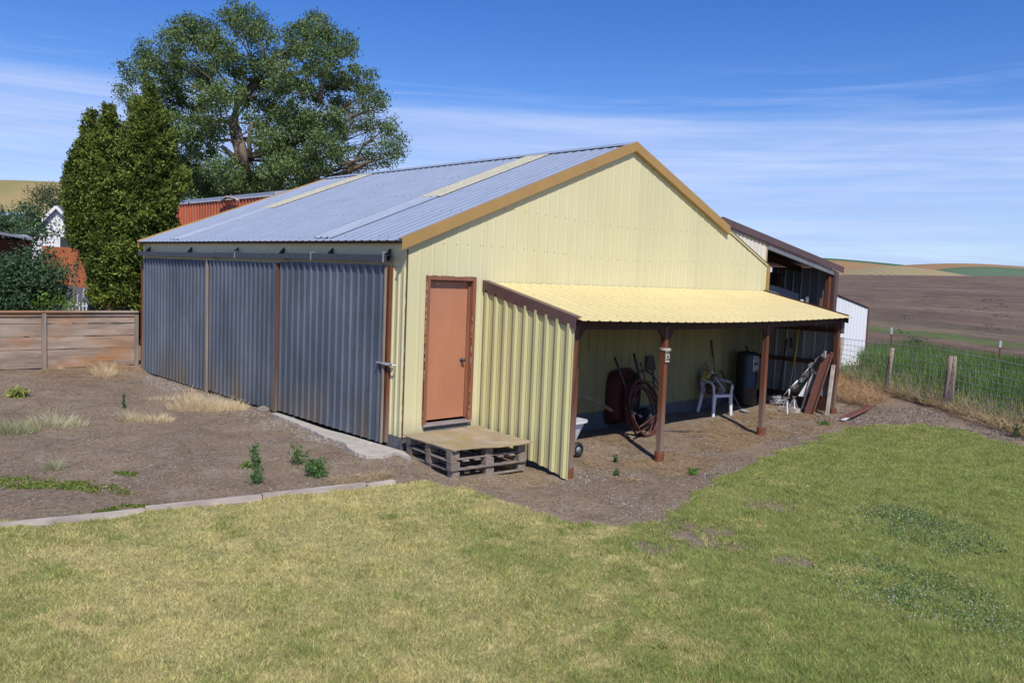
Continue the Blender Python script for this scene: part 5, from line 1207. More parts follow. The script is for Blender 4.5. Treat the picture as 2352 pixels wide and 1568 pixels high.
tree('garden_tree', 'low dark green tree between the elm and the red shed', 'garden trees on the left', bpos(440, 560, 38, .5), [tuple(bpos(440,560,38,1.5)), tuple(at(440,480,38))],
 [(425,430,26),(460,425,28),(500,435,28),(540,430,28),(580,425,26),(420,400,26),(480,450,24),(620,420,24),(640,410,20)], .12, ((.045,.085,.032), (.12,.18,.065)), 2200, ssub=.36, nsub=22, trunk_r=.15, depth=38, jitter=1, limb=.05, seed=16)

# ------------------------------------------------------------------ buildings on the left
wh = thing('white_house', 'white gabled house with grey shingle roof seen past the trees', 'house', tuple(bpos(133, 600, 60, .9)))
pk = at(133, 476, 60); le = at(70, 538, 60); re = at(197, 542, 60.5); fl = le.copy(); fl[2] = .5; frr = re.copy(); frr[2] = .5
rt = re-le; rt[2] = 0; rt /= np.linalg.norm(rt); bk = np.array([-rt[1], rt[0], 0]); bk = bk if bk@CF > 0 else -bk
le[2] = re[2] = (le[2]+re[2])/2; D_ = bk*6
V = [fl, frr, re, pk, le]; V = [tuple(v) for v in V]+[tuple(np.array(v)+D_) for v in V]
mesh_obj('walls', V, [(0,1,2,3,4), (9,8,7,6,5), (0,4,9,5), (1,6,7,2)], 'white_house', wh)
for a, nm in ((le, 1), (re, 2)):
    d = (a-pk)*1.12; q = [pk+[0,0,.06]-bk*.3, pk+d+[0,0,.06]-bk*.3, pk+d+[0,0,.06]+D_+bk*.3, pk+[0,0,.06]+D_+bk*.3]; V = [tuple(v) for v in q]+[tuple(v+np.array([0,0,.08])) for v in q]
    mesh_obj('roof', V, [(0,1,2,3), (7,6,5,4), (0,4,5,1), (1,5,6,2), (2,6,7,3), (3,7,4,0)], 'grey_shingle', wh)
    MB().bar(pk-bk*.33+[0,0,.02], pk+d-bk*.33+[0,0,.02], .05, .2).build('barge_board', 'white_house', wh)
    MB().bar(pk-bk*.02+[0,0,-.30], pk+d*.9-bk*.02+[0,0,-.3], .03, .22).build('gable_trim', 'galv_roof', wh)
for k in range(12):
    zz_ = .9+k*.22; MB().bar(fl+[0,0,zz_-.5]-bk*.012, frr+[0,0,zz_-.5]-bk*.012, .02, .03).build('lap_board', 'white_house', wh)
w0 = at(150, 556, 59.9); MB().bar(w0-rt*.35, w0+rt*.35, .03, .75).build('window', 'glass', wh)
gh = thing('grey_roofed_house', 'low building with pale grey metal roof at the left edge', 'house', tuple(bpos(20, 600, 62, .8)))
a, b = at(-90, 482, 62), at(66, 486, 62); b[2] = a[2]; q = [a, b, b+rt*.3-bk*4+[0,0,-1.3], a-bk*4+[0,0,-1.3], ]
V = [tuple(v) for v in q]+[tuple(np.array(v)-[0,0,.1]) for v in q]; mesh_obj('roof', V, [(0,1,2,3), (7,6,5,4), (0,4,5,1), (1,5,6,2), (2,6,7,3), (3,7,4,0)], 'galv_roof', gh)
q = [a+[0,0,-.12], b+[0,0,-.12]]; V = []
for (p, k, zz_) in ((a, 0, None), (b, 0, None), (b, 3.7, -1.3), (a, 3.7, -1.3)): V.append(tuple(p-bk*k+[0,0,-.12 if zz_ is None else zz_-.0]))
V += [(v[0], v[1], .3) for v in V]; mesh_obj('walls', V, [(0,1,5,4), (1,2,6,5), (2,3,7,6), (3,0,4,7)], 'white_house', gh)
# cedar fence
cfn = thing('cedar_fence', 'orange brown cedar board fence below the white house', 'fence', tuple(bpos(150, 640, 47, .9)))
a, b = at(100, 566, 47), at(300, 574, 47); b[2] = a[2]; d = (b-a); Ln = np.linalg.norm(d); d /= Ln; k = int(Ln/.15); m = MB(); pr = random.Random(6)
for i in range(k):
    p = a+d*(i*.15); h = pr.uniform(-.02, .03); m.bar((p[0], p[1], .4), (p[0], p[1], p[2]+h), .14, .025, tuple(np.cross(d, (0,0,1))))
m.build('boards', 'cedar_fence', cfn)['kind'] = 'stuff'
MB().bar(a+[0,0,-.5]+bk*.05, b+[0,0,-.5]+bk*.05, .04, .09).build('rail', 'cedar_fence', cfn)
# carport
cpt = thing('carport', 'low carport with thin pale roof edge and brown underside at far left', 'carport', tuple(bpos(0, 640, 25, .1)))
q = [at(-160, 506, 22), at(75, 547, 25), at(60, 546, 31), at(-160, 520, 31)]
for v in q[2:]: v[2] = q[1][2]+.25
q[0][2] = q[1][2]+.35
V = [tuple(v) for v in q]+[tuple(v-np.array([0,0,.07])) for v in q]; mesh_obj('roof', V, [(3,2,1,0), (0,1,5,4), (1,2,6,5), (2,3,7,6), (3,0,4,7)], 'galv_roof', cpt); V2 = [tuple(v-np.array([0,0,.0705])) for v in q]; mesh_obj('soffit', V2, [(0,1,2,3)], 'carport_under', cpt)
a, b = at(-160, 560, 30.5), at(72, 560, 30.5); MB().bar((a[0], a[1], 1.4), (b[0], b[1], 1.4), .1, 3.0).build('back_wall', 'carport_under', cpt)
c_ = at(62, 600, 25.3); MB().box(c_[0]-.06, c_[0]+.06, c_[1]-.06, c_[1]+.06, -.1, q[1][2]-.08).build('post', 'carport_under', cpt)
# dark green shed wall
dgs = thing('dark_shed', 'dark green board shed wall behind the foot of the arborvitae', 'shed', tuple(bpos(270, 700, 26, 0)))
a, b = at(206, 612, 26), at(338, 617, 26); b[2] = a[2]; d = b-a; Ln = np.linalg.norm(d); d /= Ln; nrm = np.cross(d, (0,0,1)); k = 12
for i in range(k):
    p = a+d*(Ln*i/k+Ln/k/2); MB().bar((p[0], p[1], -.1), (p[0], p[1], p[2]), Ln/k-.012, .025, tuple(nrm)).build('board', 'dark_green', dgs)
nb = nrm if nrm@CF > 0 else -nrm
V = [tuple(a+nb*.03), tuple(b+nb*.03), tuple(b+nb*2.5), tuple(a+nb*2.5)]; V += [(v[0], v[1], -.1) for v in V]; mesh_obj('body', V, [(0,1,2,3), (0,4,5,1), (1,5,6,2), (2,6,7,3), (3,7,4,0)], 'dark_green', dgs)
p = a-d*.03; MB().bar((p[0], p[1], -.1), (p[0], p[1], p[2]), .05, .05).build('corner_trim', 'teal', dgs)
# little white hooped edging
ge = thing('garden_edging', 'small white hooped garden edging above the plank fence', 'garden edging', tuple(bpos(182, 700, 28, .1)))
p0, p1 = at(158, 699, 28), at(206, 703, 28); 
for i in range(7):
    q = p0+(p1-p0)*(i/6); MB().bar(q+[0,0,-.3], q+[0,0,.10], .035, .03).build('picket', 'white_metal', ge)
MB().bar(p0, p1, .025, .035).build('rail', 'white_metal', ge)
for (px, hh_) in ((168, .55), (178, .42), (191, .62)):
    q = at(px, 702, 28.4); m_ = MB().tube([q+[0,0,-.3], q+[0,0,hh_*.8], q+[.05,0,hh_]], .014, 5).build('garden_stake', 'white_metal'); props(m_, {168:'short hooked white garden stake left of the three', 178:'lowest white garden stake between two taller ones', 191:'tallest thin white garden stake by the dark shed'}[px], 'garden stake', 'garden stakes')
rp = [G(100, 652), G(260, 655), G(330, 715), G(40, 715)]
V = []; nn = 10
for j in range(nn+1):
    for i in range(nn+1):
        a = rp[0]*(1-i/nn)+rp[1]*(i/nn); b = rp[3]*(1-i/nn)+rp[2]*(i/nn); p = a*(1-j/nn)+b*(j/nn); V.append((p[0], p[1], float(terrain(p[0], p[1])[0])+.05))
o = mesh_obj('road', V, [(j*(nn+1)+i, j*(nn+1)+i+1, (j+1)*(nn+1)+i+1, (j+1)*(nn+1)+i) for j in range(nn) for i in range(nn)], 'asphalt'); o['kind'] = 'structure'
# rust red shed behind the barn
rsd = thing('red_shed', 'rust red ribbed metal shed with grey roof behind the barn', 'shed', (6, 16, 0))
ZR = 4.42; p0 = hit(634, 446, 2, ZR); p1 = hit(405, 465, 2, ZR); XS = (p0[0]+p1[0])/2; Y0, Y1 = p0[1], p1[1]+.6
sheets('siding_sheet', 'red_shed', rsd, (XS, Y0, 0), (0,1,0), (0,0,1), (-1,0,0), Y1-Y0, lambda u: ZR, lambda u: 0, pitch=.2286, rib=.03, base=.08, crown=.035)
box('end_wall', 'red_shed', rsd, XS, XS+3, Y0-.03, Y0-.0, 0, ZR-.05)
m = MB(); V = [(XS-.04, Y0-.2, ZR+.06), (XS-.04, Y1+.2, ZR+.06), (XS+3, Y1+.2, ZR+.62), (XS+3, Y0-.2, ZR+.62)]; V += [(a, b, c-.10) for a, b, c in V]
mesh_obj('roof', V, [(3,2,1,0), (4,5,6,7), (0,1,5,4), (2,3,7,6), (3,0,4,7), (1,2,6,5)], 'galv_roof', rsd)
MB().box(XS-.045, XS-.035, Y0-.1, Y1, ZR-.07, ZR-.04).build('eave_trim', 'white_shed', rsd)
pr = random.Random(31); pts = []; q0 = hit(505, 463, 0, XS-.12); q1 = hit(548, 461, 0, XS-.12)
for k in range(9): t = k/8; pts.append(tuple(q0+(q1-q0)*t+np.array([0, 0, .13*math.sin(t*math.pi)+pr.uniform(-.02, .02)])))
o = MB().tube(pts, .045, 6).build('branch', 'timber'); props(o, 'pale bent dead branch lying against the red shed wall', 'branch')
box('shed_back', 'red_shed', rsd, XS+2.9, XS+2.95, Y0, Y1, 0, ZR+.5)

# ------------------------------------------------------------------ wire fence on the right
fn = thing('wire_fence', 'woven wire field fence on weathered wood posts at the right', 'fence', (11.6, -2.5, 0))
def fpost(bp, tp2, r, mat, lab=None):
    b, dep = G(*bp), 0; dpt = (b-EYE)@CF; t = at(tp2[0], tp2[1], dpt); 
    o = MB().tube([b+[0,0,-.15], b+(t-b)*.35+[.01,0,0], b+(t-b)*.7, t], [r*1.15, r, r*.95, r*.85], 9).build('post', mat, fn, True); 
    if lab: o['label'] = lab
    return b, t
pA = fpost((2032,906), (2050,799), .055, 'old_wood_z', 'thinner dark sided wooden post'); pB = fpost((2174,942), (2188,818), .095, 'old_wood_z', 'thick split grey wooden post')
d0 = pA[0]-pB[0]; stepv = d0
pC = [pB[0]-stepv*1.0, pB[1]-stepv*1.0]; pD = [pA[0]+stepv*1.0, pA[1]+stepv*1.0]
for q in (pC, pD): 
    q[0][2] = float(terrain(q[0][0], q[0][1])[0]); MB().tube([q[0]+[0,0,-.15], np.array([q[1][0], q[1][1], q[0][2]+1.1])], [.06, .05], 9).build('post', 'old_wood_z', fn, True)
wv = MB(); 
off = np.array([.06, -.04, 0]); s0 = pD[0]+stepv*.0; s1 = pC[0]-stepv*.5
topA = hit(1933, 778, 0, pD[0][0])  # not used for placing, only the two measured posts are
def fl_(t, h):      # t along the fence from post A (0) towards post B (1)
    b = pA[0]+(pB[0]-pA[0])*t; return np.array([b[0], b[1], b[2]*1.0+h])+off
def toph(t): return 1.16+.035*math.sin(t*2.2)
for k in range(9):
    fr_ = 1-(k/8)**.9*.88; pts = [fl_(t, toph(t)*fr_+.006*math.sin(t*9+k)) for t in np.linspace(-1.5, 2.6, 26)]; wv.tube(pts, .0042 if k else .0055, 4, False)
for t in np.arange(-1.5, 2.6, .072): wv.tube([fl_(t, toph(t)), fl_(t+.002, toph(t)*.12)], .0034, 4, False)
o = wv.build('woven_wire', 'wire', fn); o['kind'] = 'stuff'
for (bx, by, tx, ty, dpt, lb) in ((2045, 838, 2048, 752, 27, 'white tipped red steel post nearer the white shed'), (2290, 858, 2299, 782, 24, 'white tipped red steel post at the right end of the field edge')):
    t = at(tx, ty, dpt); b = at(bx, by, dpt); b[2] = float(terrain(b[0], b[1])[0]); th = thing('steel_post', lb, 'post', tuple(b), 'white tipped steel posts in the field')
    w = t-b; s = b+w*(.80); MB().bar(b, s, .04, .025).build('shaft', 'tpost', th); MB().bar(s+w*.002, t, .05, .03).build('tip', 'white_metal', th)

# ------------------------------------------------------------------ tall grass, dry grass, weeds, gravel
def scatter(poly, n, rg):
    xs = [p[0] for p in poly]; ys = [p[1] for p in poly]; out = []; c = 0
    while c < n:
        x = rg.uniform(min(xs), max(xs), n); y = rg.uniform(min(ys), max(ys), n); k = inpoly(x, y, poly); out.append(np.stack([x[k], y[k]], 1)); c += k.sum()
    return np.concatenate(out)[:n]
rg = np.random.default_rng(44)
def fpt(t, s_): b = pA[0]+(pB[0]-pA[0])*t; return (b[0]+FN[0]*s_, b[1]+FN[1]*s_)
TG = [fpt(-4.5, .25), fpt(-2, .15), fpt(0, .1), fpt(2, .1), fpt(4, .1), fpt(4.5, 9.0), fpt(1.5, 9.4), fpt(-1, 10.2), fpt(-4.5, 12)]
P = scatter(TG, 120000, rg); s_ = (P[:,0]-pA[0][0])*FN[0]+(P[:,1]-pA[0][1])*FN[1]
keep = (s_ < 8.6+2.0*fbm(P[:,0]*.8, P[:,1]*.8, 3, 3)) & (rg.random(len(P)) < .45+.9*fbm(P[:,0]*1.6, P[:,1]*1.6, 3, 8)); keep &= ~((1176+FPX*((P[:,0]-EYE[0])*CR[0]+(P[:,1]-EYE[1])*CR[1])/((P[:,0]-EYE[0])*CF[0]+(P[:,1]-EYE[1])*CF[1]) < 1990) & (s_ > .8)); P = P[keep]; s_ = s_[keep]
z = terrain(P[:,0], P[:,1]); h = rg.uniform(.28, .72, len(P))*(.75+.5*fbm(P[:,0]*.7, P[:,1]*.7, 2, 4))*np.clip(.45+s_*.35, .4, 1)*np.clip((11-s_)/4, .35, 1)
a = rg.uniform(0, 2*math.pi, len(P)); l = rg.uniform(.05, .45, len(P))*h; wind = np.array([-.12, .05])
base = np.stack([P[:,0], P[:,1], z], 1); tip = base+np.stack([np.cos(a)*l+wind[0]*h, np.sin(a)*l+wind[1]*h, h], 1)
dry = rg.random(len(P)) < .08+.35*np.clip(1.6-s_, 0, 1)
C = np.where(dry[:, None], mixcols(len(P), (.42,.34,.16), (.6,.5,.27)), mixcols(len(P), (.06,.145,.03), (.22,.33,.08), np.clip(fbm(P[:,0]*1.2, P[:,1]*1.2, 3, 71)*1.6-.3+rg.normal(0, .2, len(P)), 0, 1), .15))
V, F, Cc = blades(base, tip, rg.uniform(.008, .016, len(P)), C, seg=2, droop=.05)
o = mesh_obj('tall_grass', V, F, 'grass', cols=Cc, origin=(0,0,0)); o['kind'] = 'stuff'; props(o, 'tall lush green grass between the wire fence and the field', 'grass')

def tuft(px, py, n, rad, h, c1, c2, label, name='grass_tuft', cat='grass tuft', group='grass tufts on the dirt yard', lean=1.25, w=.0045, seed=1, stretch=1.0, xy=None, alongfence=False):
    rg = np.random.default_rng(seed); p = G(px, py); r = np.sqrt(rg.random(n))*rad; a = rg.uniform(0, 2*math.pi, n)
    ex, ey = CR[0], CR[1]; k = math.hypot(ex, ey); ex, ey = ex/k, ey/k
    u = r*np.cos(a)*stretch; v = r*np.sin(a); x = p[0]+ex*u-ey*v; y = p[1]+ey*u+ex*v
    z = surf(x, y)-.01; hh = h*rg.uniform(.25, 1.1, n)*(1-.6*(r/rad)**1.5)*(.7+.6*fbm(x*9, y*9, 2, seed)); ll = hh*rg.uniform(.1, 1, n)*lean; b = a+rg.normal(0, .7, n)
    base = np.stack([x, y, z], 1); tip = base+np.stack([np.cos(b)*ll, np.sin(b)*ll, hh], 1)
    V, F, C = blades(base, tip, w, mixcols(n, c1, c2, None, .15), seg=2, droop=.08)
    return props(mesh_obj(name, V, F, 'grass', cols=C), label, cat, group)
STR1, STR2 = (.74,.57,.32), (.95,.83,.58)
tuft(240, 864, 700, .22, .42, STR1, STR2, 'upright straw coloured tuft in front of the plank fence', seed=2)
tuft(478, 940, 2600, .34, .32, STR1, STR2, 'largest straw coloured clump, spread before the middle sliding door', seed=3, stretch=2.1, lean=.9)
tuft(435, 922, 500, .20, .34, STR1, STR2, 'taller straw tuft at the left end of the largest clump', seed=33)
tuft(358, 968, 800, .19, .18, STR1, STR2, 'low flat straw tuft left of the large dry clump', seed=4, stretch=1.6)
tuft(295, 968, 700, .14, .26, (.50,.44,.22), STR2, 'small fan shaped straw tuft under the narrow green weed', seed=5)
tuft(125, 978, 900, .26, .30, (.38,.40,.18), STR2, 'wide pale green and straw tuft on the left of the yard', seed=6, stretch=1.9)
tuft(28, 992, 900, .26, .27, (.22,.30,.11), (.62,.58,.36), 'greenish tuft cut by the left edge of the photo', seed=7, stretch=1.5)
tuft(126, 1080, 300, .12, .25, (.30,.34,.16), (.62,.57,.36), 'small spiky grey green tuft before the green ground cover', seed=8)
tuft(378, 918, 350, .20, .15, STR1, STR2, 'sparse low straw tuft just behind the large dry clump', seed=9, stretch=2)
tuft(250, 845, 900, .40, .14, (.50,.28,.12), (.62,.42,.22), 'rust brown mat of dead leaves at the foot of the plank fence', seed=10, stretch=1.7, name='dead_leaf_mat', cat='dead leaves', group=None)
tuft(130, 848, 260, .16, .20, (.55,.38,.2), STR2, 'small bent dry tuft below the fence post', seed=19)
def weed(px, py, h, rad, n, label, c1=(.045,.12,.025), c2=(.13,.24,.06), leaf=.045, seed=1, stems=6):
    rg = np.random.default_rng(seed); p = G(px, py); p[2] = float(surf(p[0], p[1])[()] if np.ndim(surf(p[0], p[1])) == 0 else surf(p[0], p[1])[0])
    root = thing('weed', label, 'weed', tuple(p), 'green weeds in the dirt'); st_ = MB(); P = []
    for s in range(stems):
        a = rg.uniform(0, 6.28); e = p+np.array([math.cos(a)*rad*rg.uniform(.1, .9), math.sin(a)*rad*rg.uniform(.1, .9), h*rg.uniform(.5, 1) if s else h]); mid = (p+e)/2+rg.normal(0, .01, 3)
        if s == 0: e[:2] = p[:2]+rg.normal(0, .02, 2)
        st_.tube([p, mid, e], [.006, .005, .002], 5, False)
        for k in range(n//stems): t = rg.random()**.8; q = p+(e-p)*t; P.append(q+rg.normal(0, 1, 3)*rad*.28*(1.05-t*.7)*np.array([1, 1, .5]))
    V, F, C = leaf_quads(np.array(P), rg.uniform(.6, 1.3, len(P))*leaf, mixcols(len(P), c1, c2, None, .15), nb=np.array([0, 0, .6]), aspect=.38)
    C4 = st_.build('stem', 'teal' if False else 'leaf_stem', root); mesh_obj('foliage', V, F, 'leaf', root, cols=C)
MT['leaf_stem'] = pm('green_stem', (.10,.16,.05), None, rough=.7)
weed(590, 1112, .50, .16, 420, 'tallest leafy green weed, before the concrete apron', seed=2, stems=7)
weed(684, 1068, .30, .18, 240, 'thin two stemmed weed left of the bushy one', seed=3)
weed(732, 1096, .22, .30, 620, 'bushy low dark green weed right of the tall one', seed=4, stems=10)
weed(566, 1075, .09, .16, 160, 'flat yellow green weed behind the tall leafy one', (.16,.22,.05), (.28,.34,.10), seed=5)
weed(284, 938, .26, .05, 110, 'narrow upright dark weed behind the small straw tuft', (.04,.09,.03), (.09,.15,.05), seed=6, stems=3)
weed(40, 912, .17, .26, 260, 'yellow green daylily like clump near the left edge', (.24,.29,.06), (.45,.45,.14), .11, seed=7, stems=12)
weed(1415, 1062, .14, .07, 90, 'small weed between the first two lean-to posts, nearer the wall', seed=8)
weed(1416, 1090, .10, .09, 90, 'small weed between the first two lean-to posts, nearer the lawn', seed=9)
weed(1593, 1090, .09, .13, 260, 'low bright green weed cushion by the lawn edge beyond the second post', (.08,.18,.03), (.16,.28,.06), seed=10, stems=9)
weed(1891, 975, .07, .20, 320, 'flat green weed patch by the loose brown channel', (.08,.17,.03), (.17,.27,.07), seed=11, stems=9)
weed(2333, 1004, .26, .10, 120, 'dark leafy weed at the right edge beside the lawn', (.03,.08,.03), (.07,.13,.05), seed=12)
weed(527, 1018, .07, .05, 40, 'tiny green sprig in the middle of the bare yard', seed=13) if False else None
# matted green ground cover along the near yard
rg = np.random.default_rng(9)
def cover(name, quads_px, n, c1, c2, label, size=.03, cat='ground cover', noise=7, thr=.5):
    poly = [tuple(G(a, b)[:2]) for a, b in quads_px]; P = scatter(poly, n, rg); k = fbm(P[:,0]*noise, P[:,1]*noise, 3, 6)+rg.normal(0, .10, len(P)) > thr; P = P[k]
    cc = np.array(poly).mean(0); ic = np.linalg.inv(np.cov(np.array(poly).T)); dd = np.sqrt(np.einsum('ij,jk,ik->i', P-cc, ic, P-cc)); P = P[rg.random(len(P)) > sstep(.6, 1.45, dd)]
    z = surf(P[:,0], P[:,1])+rg.uniform(.004, .024, len(P)); Q3 = np.stack([P[:,0], P[:,1], z], 1)
    V, F, C = leaf_quads(Q3, rg.uniform(.6, 1.4, len(P))*size, mixcols(len(P), c1, c2, None, .2), nb=np.array([0, 0, 2.2])); o = mesh_obj(name, V, F, 'leaf', cols=C, origin=(0,0,0)); o['kind'] = 'stuff'; props(o, label, cat)
cover('ground_cover', [(-60,1090),(120,1098),(230,1108),(318,1134),(290,1142),(180,1128),(60,1122),(-60,1128)], 9000, (.12,.17,.03), (.26,.31,.08), 'low matted green ground cover across the near dirt yard', thr=.46, noise=4)
cover('ground_cover', [(180,1178),(300,1160),(345,1155),(345,1170),(190,1185)], 1800, (.10,.14,.02), (.20,.25,.05), 'thin green creeping growth behind the first timber joint', thr=.55, noise=9)
cover('ground_cover', [(262,1085),(315,1086),(315,1096),(262,1095)], 900, (.12,.17,.03), (.22,.28,.06), 'small bright green patch in the middle of the yard', thr=.5, noise=11)
cover('clover', [(1940,1170),(2060,1160),(2250,1215),(2330,1270),(2200,1280),(2030,1235)], 9000, (.10,.18,.05), (.24,.34,.12), 'dark clover patch in the upper right of the lawn', .035, 'clover', 2.2, .42)
cover('clover', [(1830,1290),(2000,1280),(2200,1330),(2352,1400),(2400,1490),(2200,1440),(1950,1370)], 12000, (.10,.18,.05), (.24,.34,.12), 'dark clover patch in the lower right of the lawn', .035, 'clover', 2.2, .42)
def blossoms(name, quads_px, n, label):
    poly = [tuple(G(a, b)[:2]) for a, b in quads_px]; P = scatter(poly, n, rg); k = rg.random(len(P)) < .15+2.2*np.clip(fbm(P[:,0]*1.6, P[:,1]*1.6, 3, 6)-.35, 0, 1); P = P[k]; cc = np.array(poly).mean(0); ic = np.linalg.inv(np.cov(np.array(poly).T)); dd = np.sqrt(np.einsum('ij,jk,ik->i', P-cc, ic, P-cc)); P = P[rg.random(len(P)) > sstep(.7, 1.7, dd)]; z = surf(P[:,0], P[:,1])+rg.uniform(.025, .055, len(P))
    o8 = np.array([(1,0,0),(-1,0,0),(0,1,0),(0,-1,0),(0,0,1),(0,0,-1)])*.0065; V = (np.stack([P[:,0], P[:,1], z], 1)[:, None]+o8[None]*rg.uniform(.7, 1.3, (len(P), 1, 1))).reshape(-1, 3)
    f = np.array([(0,2,4),(2,1,4),(1,3,4),(3,0,4),(2,0,5),(1,2,5),(3,1,5),(0,3,5)]); F = (np.arange(len(P))[:, None, None]*6+f[None]).reshape(-1, 3)
    C = mixcols(len(V), (.62,.58,.48), (.85,.83,.75), None, .05); o = mesh_obj(name, V, F, 'grass', cols=C, origin=(0,0,0)); o['kind'] = 'stuff'; props(o, label, 'flowers')
blossoms('clover_blossoms', [(1900,1165),(2060,1145),(2260,1200),(2352,1275),(2190,1300),(1990,1245)], 760, 'white clover blossoms in the upper clover patch')
blossoms('clover_blossoms', [(1800,1290),(2000,1270),(2220,1320),(2400,1400),(2420,1520),(2200,1460),(1920,1380)], 900, 'white clover blossoms in the lower clover patch')
# dry straw: along the wire fence, litter in the lean-to and on the yard
def straw(name, quads_px, n, h, c1, c2, label, ln=.12, w=.006, thr=.0, noise=2.0, poly=None):
    poly = poly or [tuple(G(a, b)[:2]) for a, b in quads_px]; P = scatter(poly, n, rg); k = fbm(P[:,0]*noise, P[:,1]*noise, 3, 26) > thr; P = P[k]; m_ = len(P)
    z = surf(P[:,0], P[:,1])+.004+rg.uniform(.0, 1, m_)*h*.6; a = rg.uniform(0, 2*math.pi, m_); L_ = rg.uniform(.4, 1.3, m_)*ln
    base = np.stack([P[:,0], P[:,1], z], 1); tip = base+np.stack([np.cos(a)*L_, np.sin(a)*L_, rg.uniform(-.1, 1, m_)*h], 1); tip[:,2] = np.maximum(tip[:,2], base[:,2]-.0)
    V, F, C = blades(base, tip, w, mixcols(m_, c1, c2, None, .18)); o = mesh_obj(name, V, F, 'grass', cols=C, origin=(0,0,0)); o['kind'] = 'stuff'; props(o, label, 'straw')
straw('dry_grass', None, 5200, .20, (.40,.24,.12), (.72,.52,.29), 'heaped rusty dry grass between the lean-to corner and the wire fence', .3, .012, poly=[fpt(-1.2,-.3), fpt(-.1,-.35), fpt(.05,.1), fpt(-1.5,.7), (11.2,-.6), (10.3,-1.7), (10.2,-2.2), (11.2,-2.2)])
straw('dry_grass', None, 6500, .24, (.38,.27,.14), (.72,.58,.33), 'dry grass bank along the foot of the wire fence', .30, .010, poly=[fpt(-.3,-.15), fpt(.6,-.12), fpt(1.3,-.35), fpt(2.6,-.45), fpt(2.6,.5), fpt(-.3,.5)])
straw('straw_litter', [(1330,1000),(1500,990),(1740,940),(1900,935),(1915,990),(1760,1010),(1600,1090),(1450,1110),(1340,1080)], 26000, .014, (.42,.28,.16), (.70,.52,.30), 'straw litter scattered on the lean-to floor', .085, .010, .44, 1.6)
straw('straw_litter', [(1320,1100),(1450,1115),(1640,1095),(1900,985),(2100,960),(2300,1000),(2352,1030),(2000,1000),(1700,1110),(1430,1195)], 12000, .010, (.34,.25,.17), (.58,.46,.34), 'straw bits scattered along the dirt path', .05, .007, .44, 1.2)
straw('straw_litter', [(-30,860),(330,842),(620,960),(860,1080),(800,1120),(300,1160),(-30,1190)], 15000, .010, (.32,.24,.16), (.58,.46,.34), 'straw bits scattered over the dirt yard', .05, .008, .44, 1.0)
straw('straw_litter', [(60,850),(300,842),(330,868),(200,885),(60,875)], 5000, .02, (.42,.26,.15), (.66,.50,.32), 'dead leaf litter below the plank fence', .10, .008, .35, 1.6)
straw('straw_litter', [(750,1104),(880,1088),(905,1094),(860,1112),(780,1122)], 1200, .05, (.5,.38,.22), (.72,.58,.36), 'dry straw wisps beside the last timber', .16, .006, .3, 3)
straw('straw_litter', [(1010,1108),(1200,1085),(1290,1105),(1200,1128),(1060,1120)], 1500, .02, (.5,.38,.22), (.72,.58,.36), 'dry straw wisps in front of the pallets', .10, .006, .3, 3)
def gravel(name, quads_px, n, size, label, c1, c2, thr=.0, noise=1.5):
    poly = [tuple(G(a, b)[:2]) for a, b in quads_px]; P = scatter(poly, n, rg); k = fbm(P[:,0]*noise, P[:,1]*noise, 3, 56) > thr; P = P[k]; z = surf(P[:,0], P[:,1])+.001
    o8 = np.array([(1,.2,0),(-1,.1,0),(.1,1,0),(0,-1,.1),(.1,0,.7),(0,0,-.5)]); s = rg.uniform(.35, 1.0, (len(P), 1, 1))**2.4*size*2; jig = 1+rg.normal(0, .25, (len(P), 6, 3)); a = rg.uniform(0, 6.28, len(P))
    o = o8[None]*jig*s; ox = o[...,0]*np.cos(a)[:,None]-o[...,1]*np.sin(a)[:,None]; oy = o[...,0]*np.sin(a)[:,None]+o[...,1]*np.cos(a)[:,None]
    V = np.stack([P[:,0][:,None]+ox, P[:,1][:,None]+oy, z[:,None]+o[...,2]], -1).reshape(-1, 3)
    f = np.array([(0,2,4),(2,1,4),(1,3,4),(3,0,4),(2,0,5),(1,2,5),(3,1,5),(0,3,5)]); F = (np.arange(len(P))[:, None, None]*6+f[None]).reshape(-1, 3)
    C = np.repeat(mixcols(len(P), c1, c2, None, .2), 6, 0); o = mesh_obj(name, V, F, 'pebble', cols=C, origin=(0,0,0)); o['kind'] = 'stuff'; props(o, label, 'gravel')
MT['pebble'] = leaf_mat('pebbles', 0.0, .9, .2)
gravel('gravel', [(1330,1070),(1500,1055),(1750,1000),(1920,950),(2100,950),(1950,990),(1700,1095),(1500,1195),(1330,1190),(1220,1090)], 9000, .0095, 'pale crushed gravel along the lean-to drip line', (.17,.14,.12), (.40,.35,.30), .50)
gravel('gravel', [(-40,870),(330,850),(620,955),(900,1060),(1100,1110),(880,1110),(300,1165),(-40,1200)], 11000, .0075, 'fine pebbles on the dirt yard', (.15,.12,.10), (.42,.36,.30), .3)
gravel('gravel', [(335,858),(620,955),(900,1056),(900,1070),(600,985),(330,880)], 6500, .0085, 'pebble strip below the sliding doors', (.22,.19,.165), (.44,.39,.34), .35)
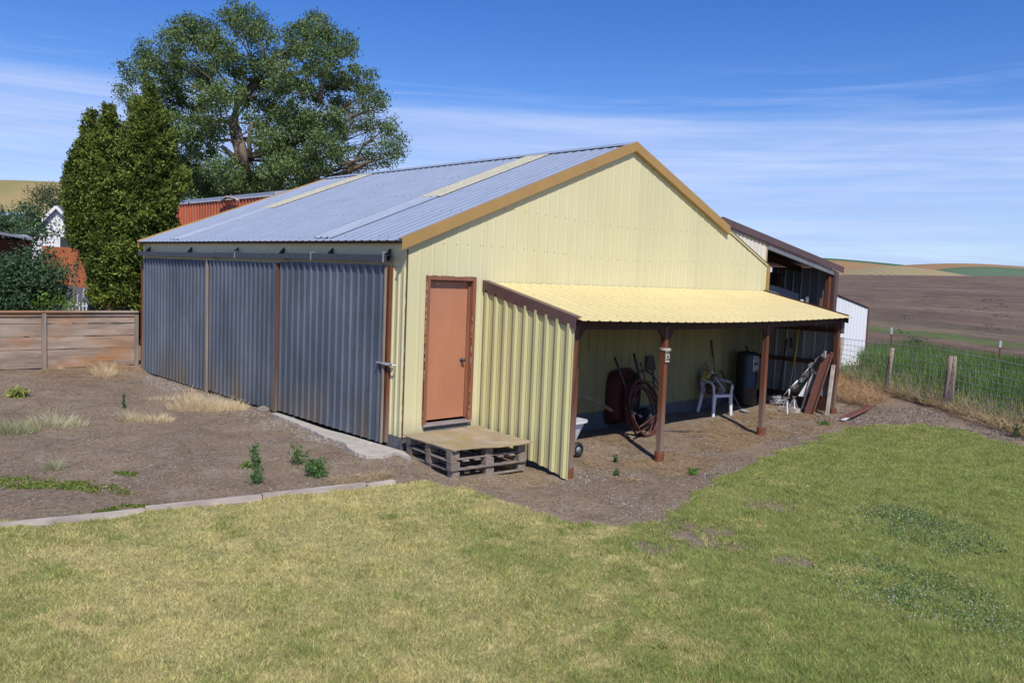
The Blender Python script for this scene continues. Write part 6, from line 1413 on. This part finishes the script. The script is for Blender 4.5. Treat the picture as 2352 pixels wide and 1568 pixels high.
gravel('rubble', [(1868,948),(1905,945),(1908,972),(1875,975)], 200, .02, 'small grey rubble heap between the channel and the far corner post', (.10,.085,.07), (.24,.21,.18), .0)
gravel('gravel', [(1900,960),(2100,935),(2352,1000),(2352,1022),(2200,985),(2000,978)], 5000, .012, 'dark clods and pebbles beside the wire fence', (.10,.075,.06), (.36,.30,.26), .3)
gravel('clods', [(-40,850),(330,850),(620,955),(900,1060),(1100,1110),(880,1110),(300,1165),(-40,1200)], 9000, .009, 'small brown clods of soil across the dirt yard', (.13,.095,.066), (.26,.195,.135), .42, 1.1)
gravel('clods', [(1330,1010),(1500,1000),(1750,950),(1920,935),(2100,930),(2352,1005),(2352,1022),(2120,975),(1950,985),(1700,1085),(1500,1195),(1330,1190),(1050,1120)], 11000, .010, 'small brown clods of soil along the lean-to and path', (.13,.095,.066), (.26,.195,.135), .42, 1.1)
# scattered weeds in the tilled field
P = []; rgf = np.random.default_rng(77)
for _ in range(520):
    s_ = 12+rgf.random()**1.3*170; t_ = rgf.uniform(-60, 130); c = FP0+FN*s_+FD*(t_-20); n = rgf.integers(10, 50); r = rgf.uniform(.12, .45)
    q = np.stack([c[0]+rgf.normal(0, r, n), c[1]+rgf.normal(0, r, n)], 1); z = terrain(q[:,0], q[:,1])+np.abs(rgf.normal(0, r*.45, n)); P.append(np.stack([q[:,0], q[:,1], z], 1))
P = np.concatenate(P); V, F, C = leaf_quads(P, rgf.uniform(.06, .16, len(P)), mixcols(len(P), (.025,.045,.018), (.07,.11,.035)), nb=np.array([0,0,.6])); o = mesh_obj('field_weeds', V, F, 'leaf', cols=C, origin=(0,0,0)); o['kind'] = 'stuff'; props(o, 'dark weed clumps scattered over the tilled field', 'weeds')
# shrub against the white shed
b_ = G(1962, 868)
tree('shrub', 'leggy green bush growing against the white shed', None, b_, [tuple(b_+[0,0,.3])], [(1952,858,16),(1975,845,20),(1990,830,18),(1960,840,12,.6),(2005,850,18)], .06, ((.05,.10,.03), (.13,.20,.07)), 1500, ssub=.2, nsub=24, trunk_r=.02, depth=float((b_-EYE)@CF), jitter=.3, limb=.02, seed=41, cat='bush')
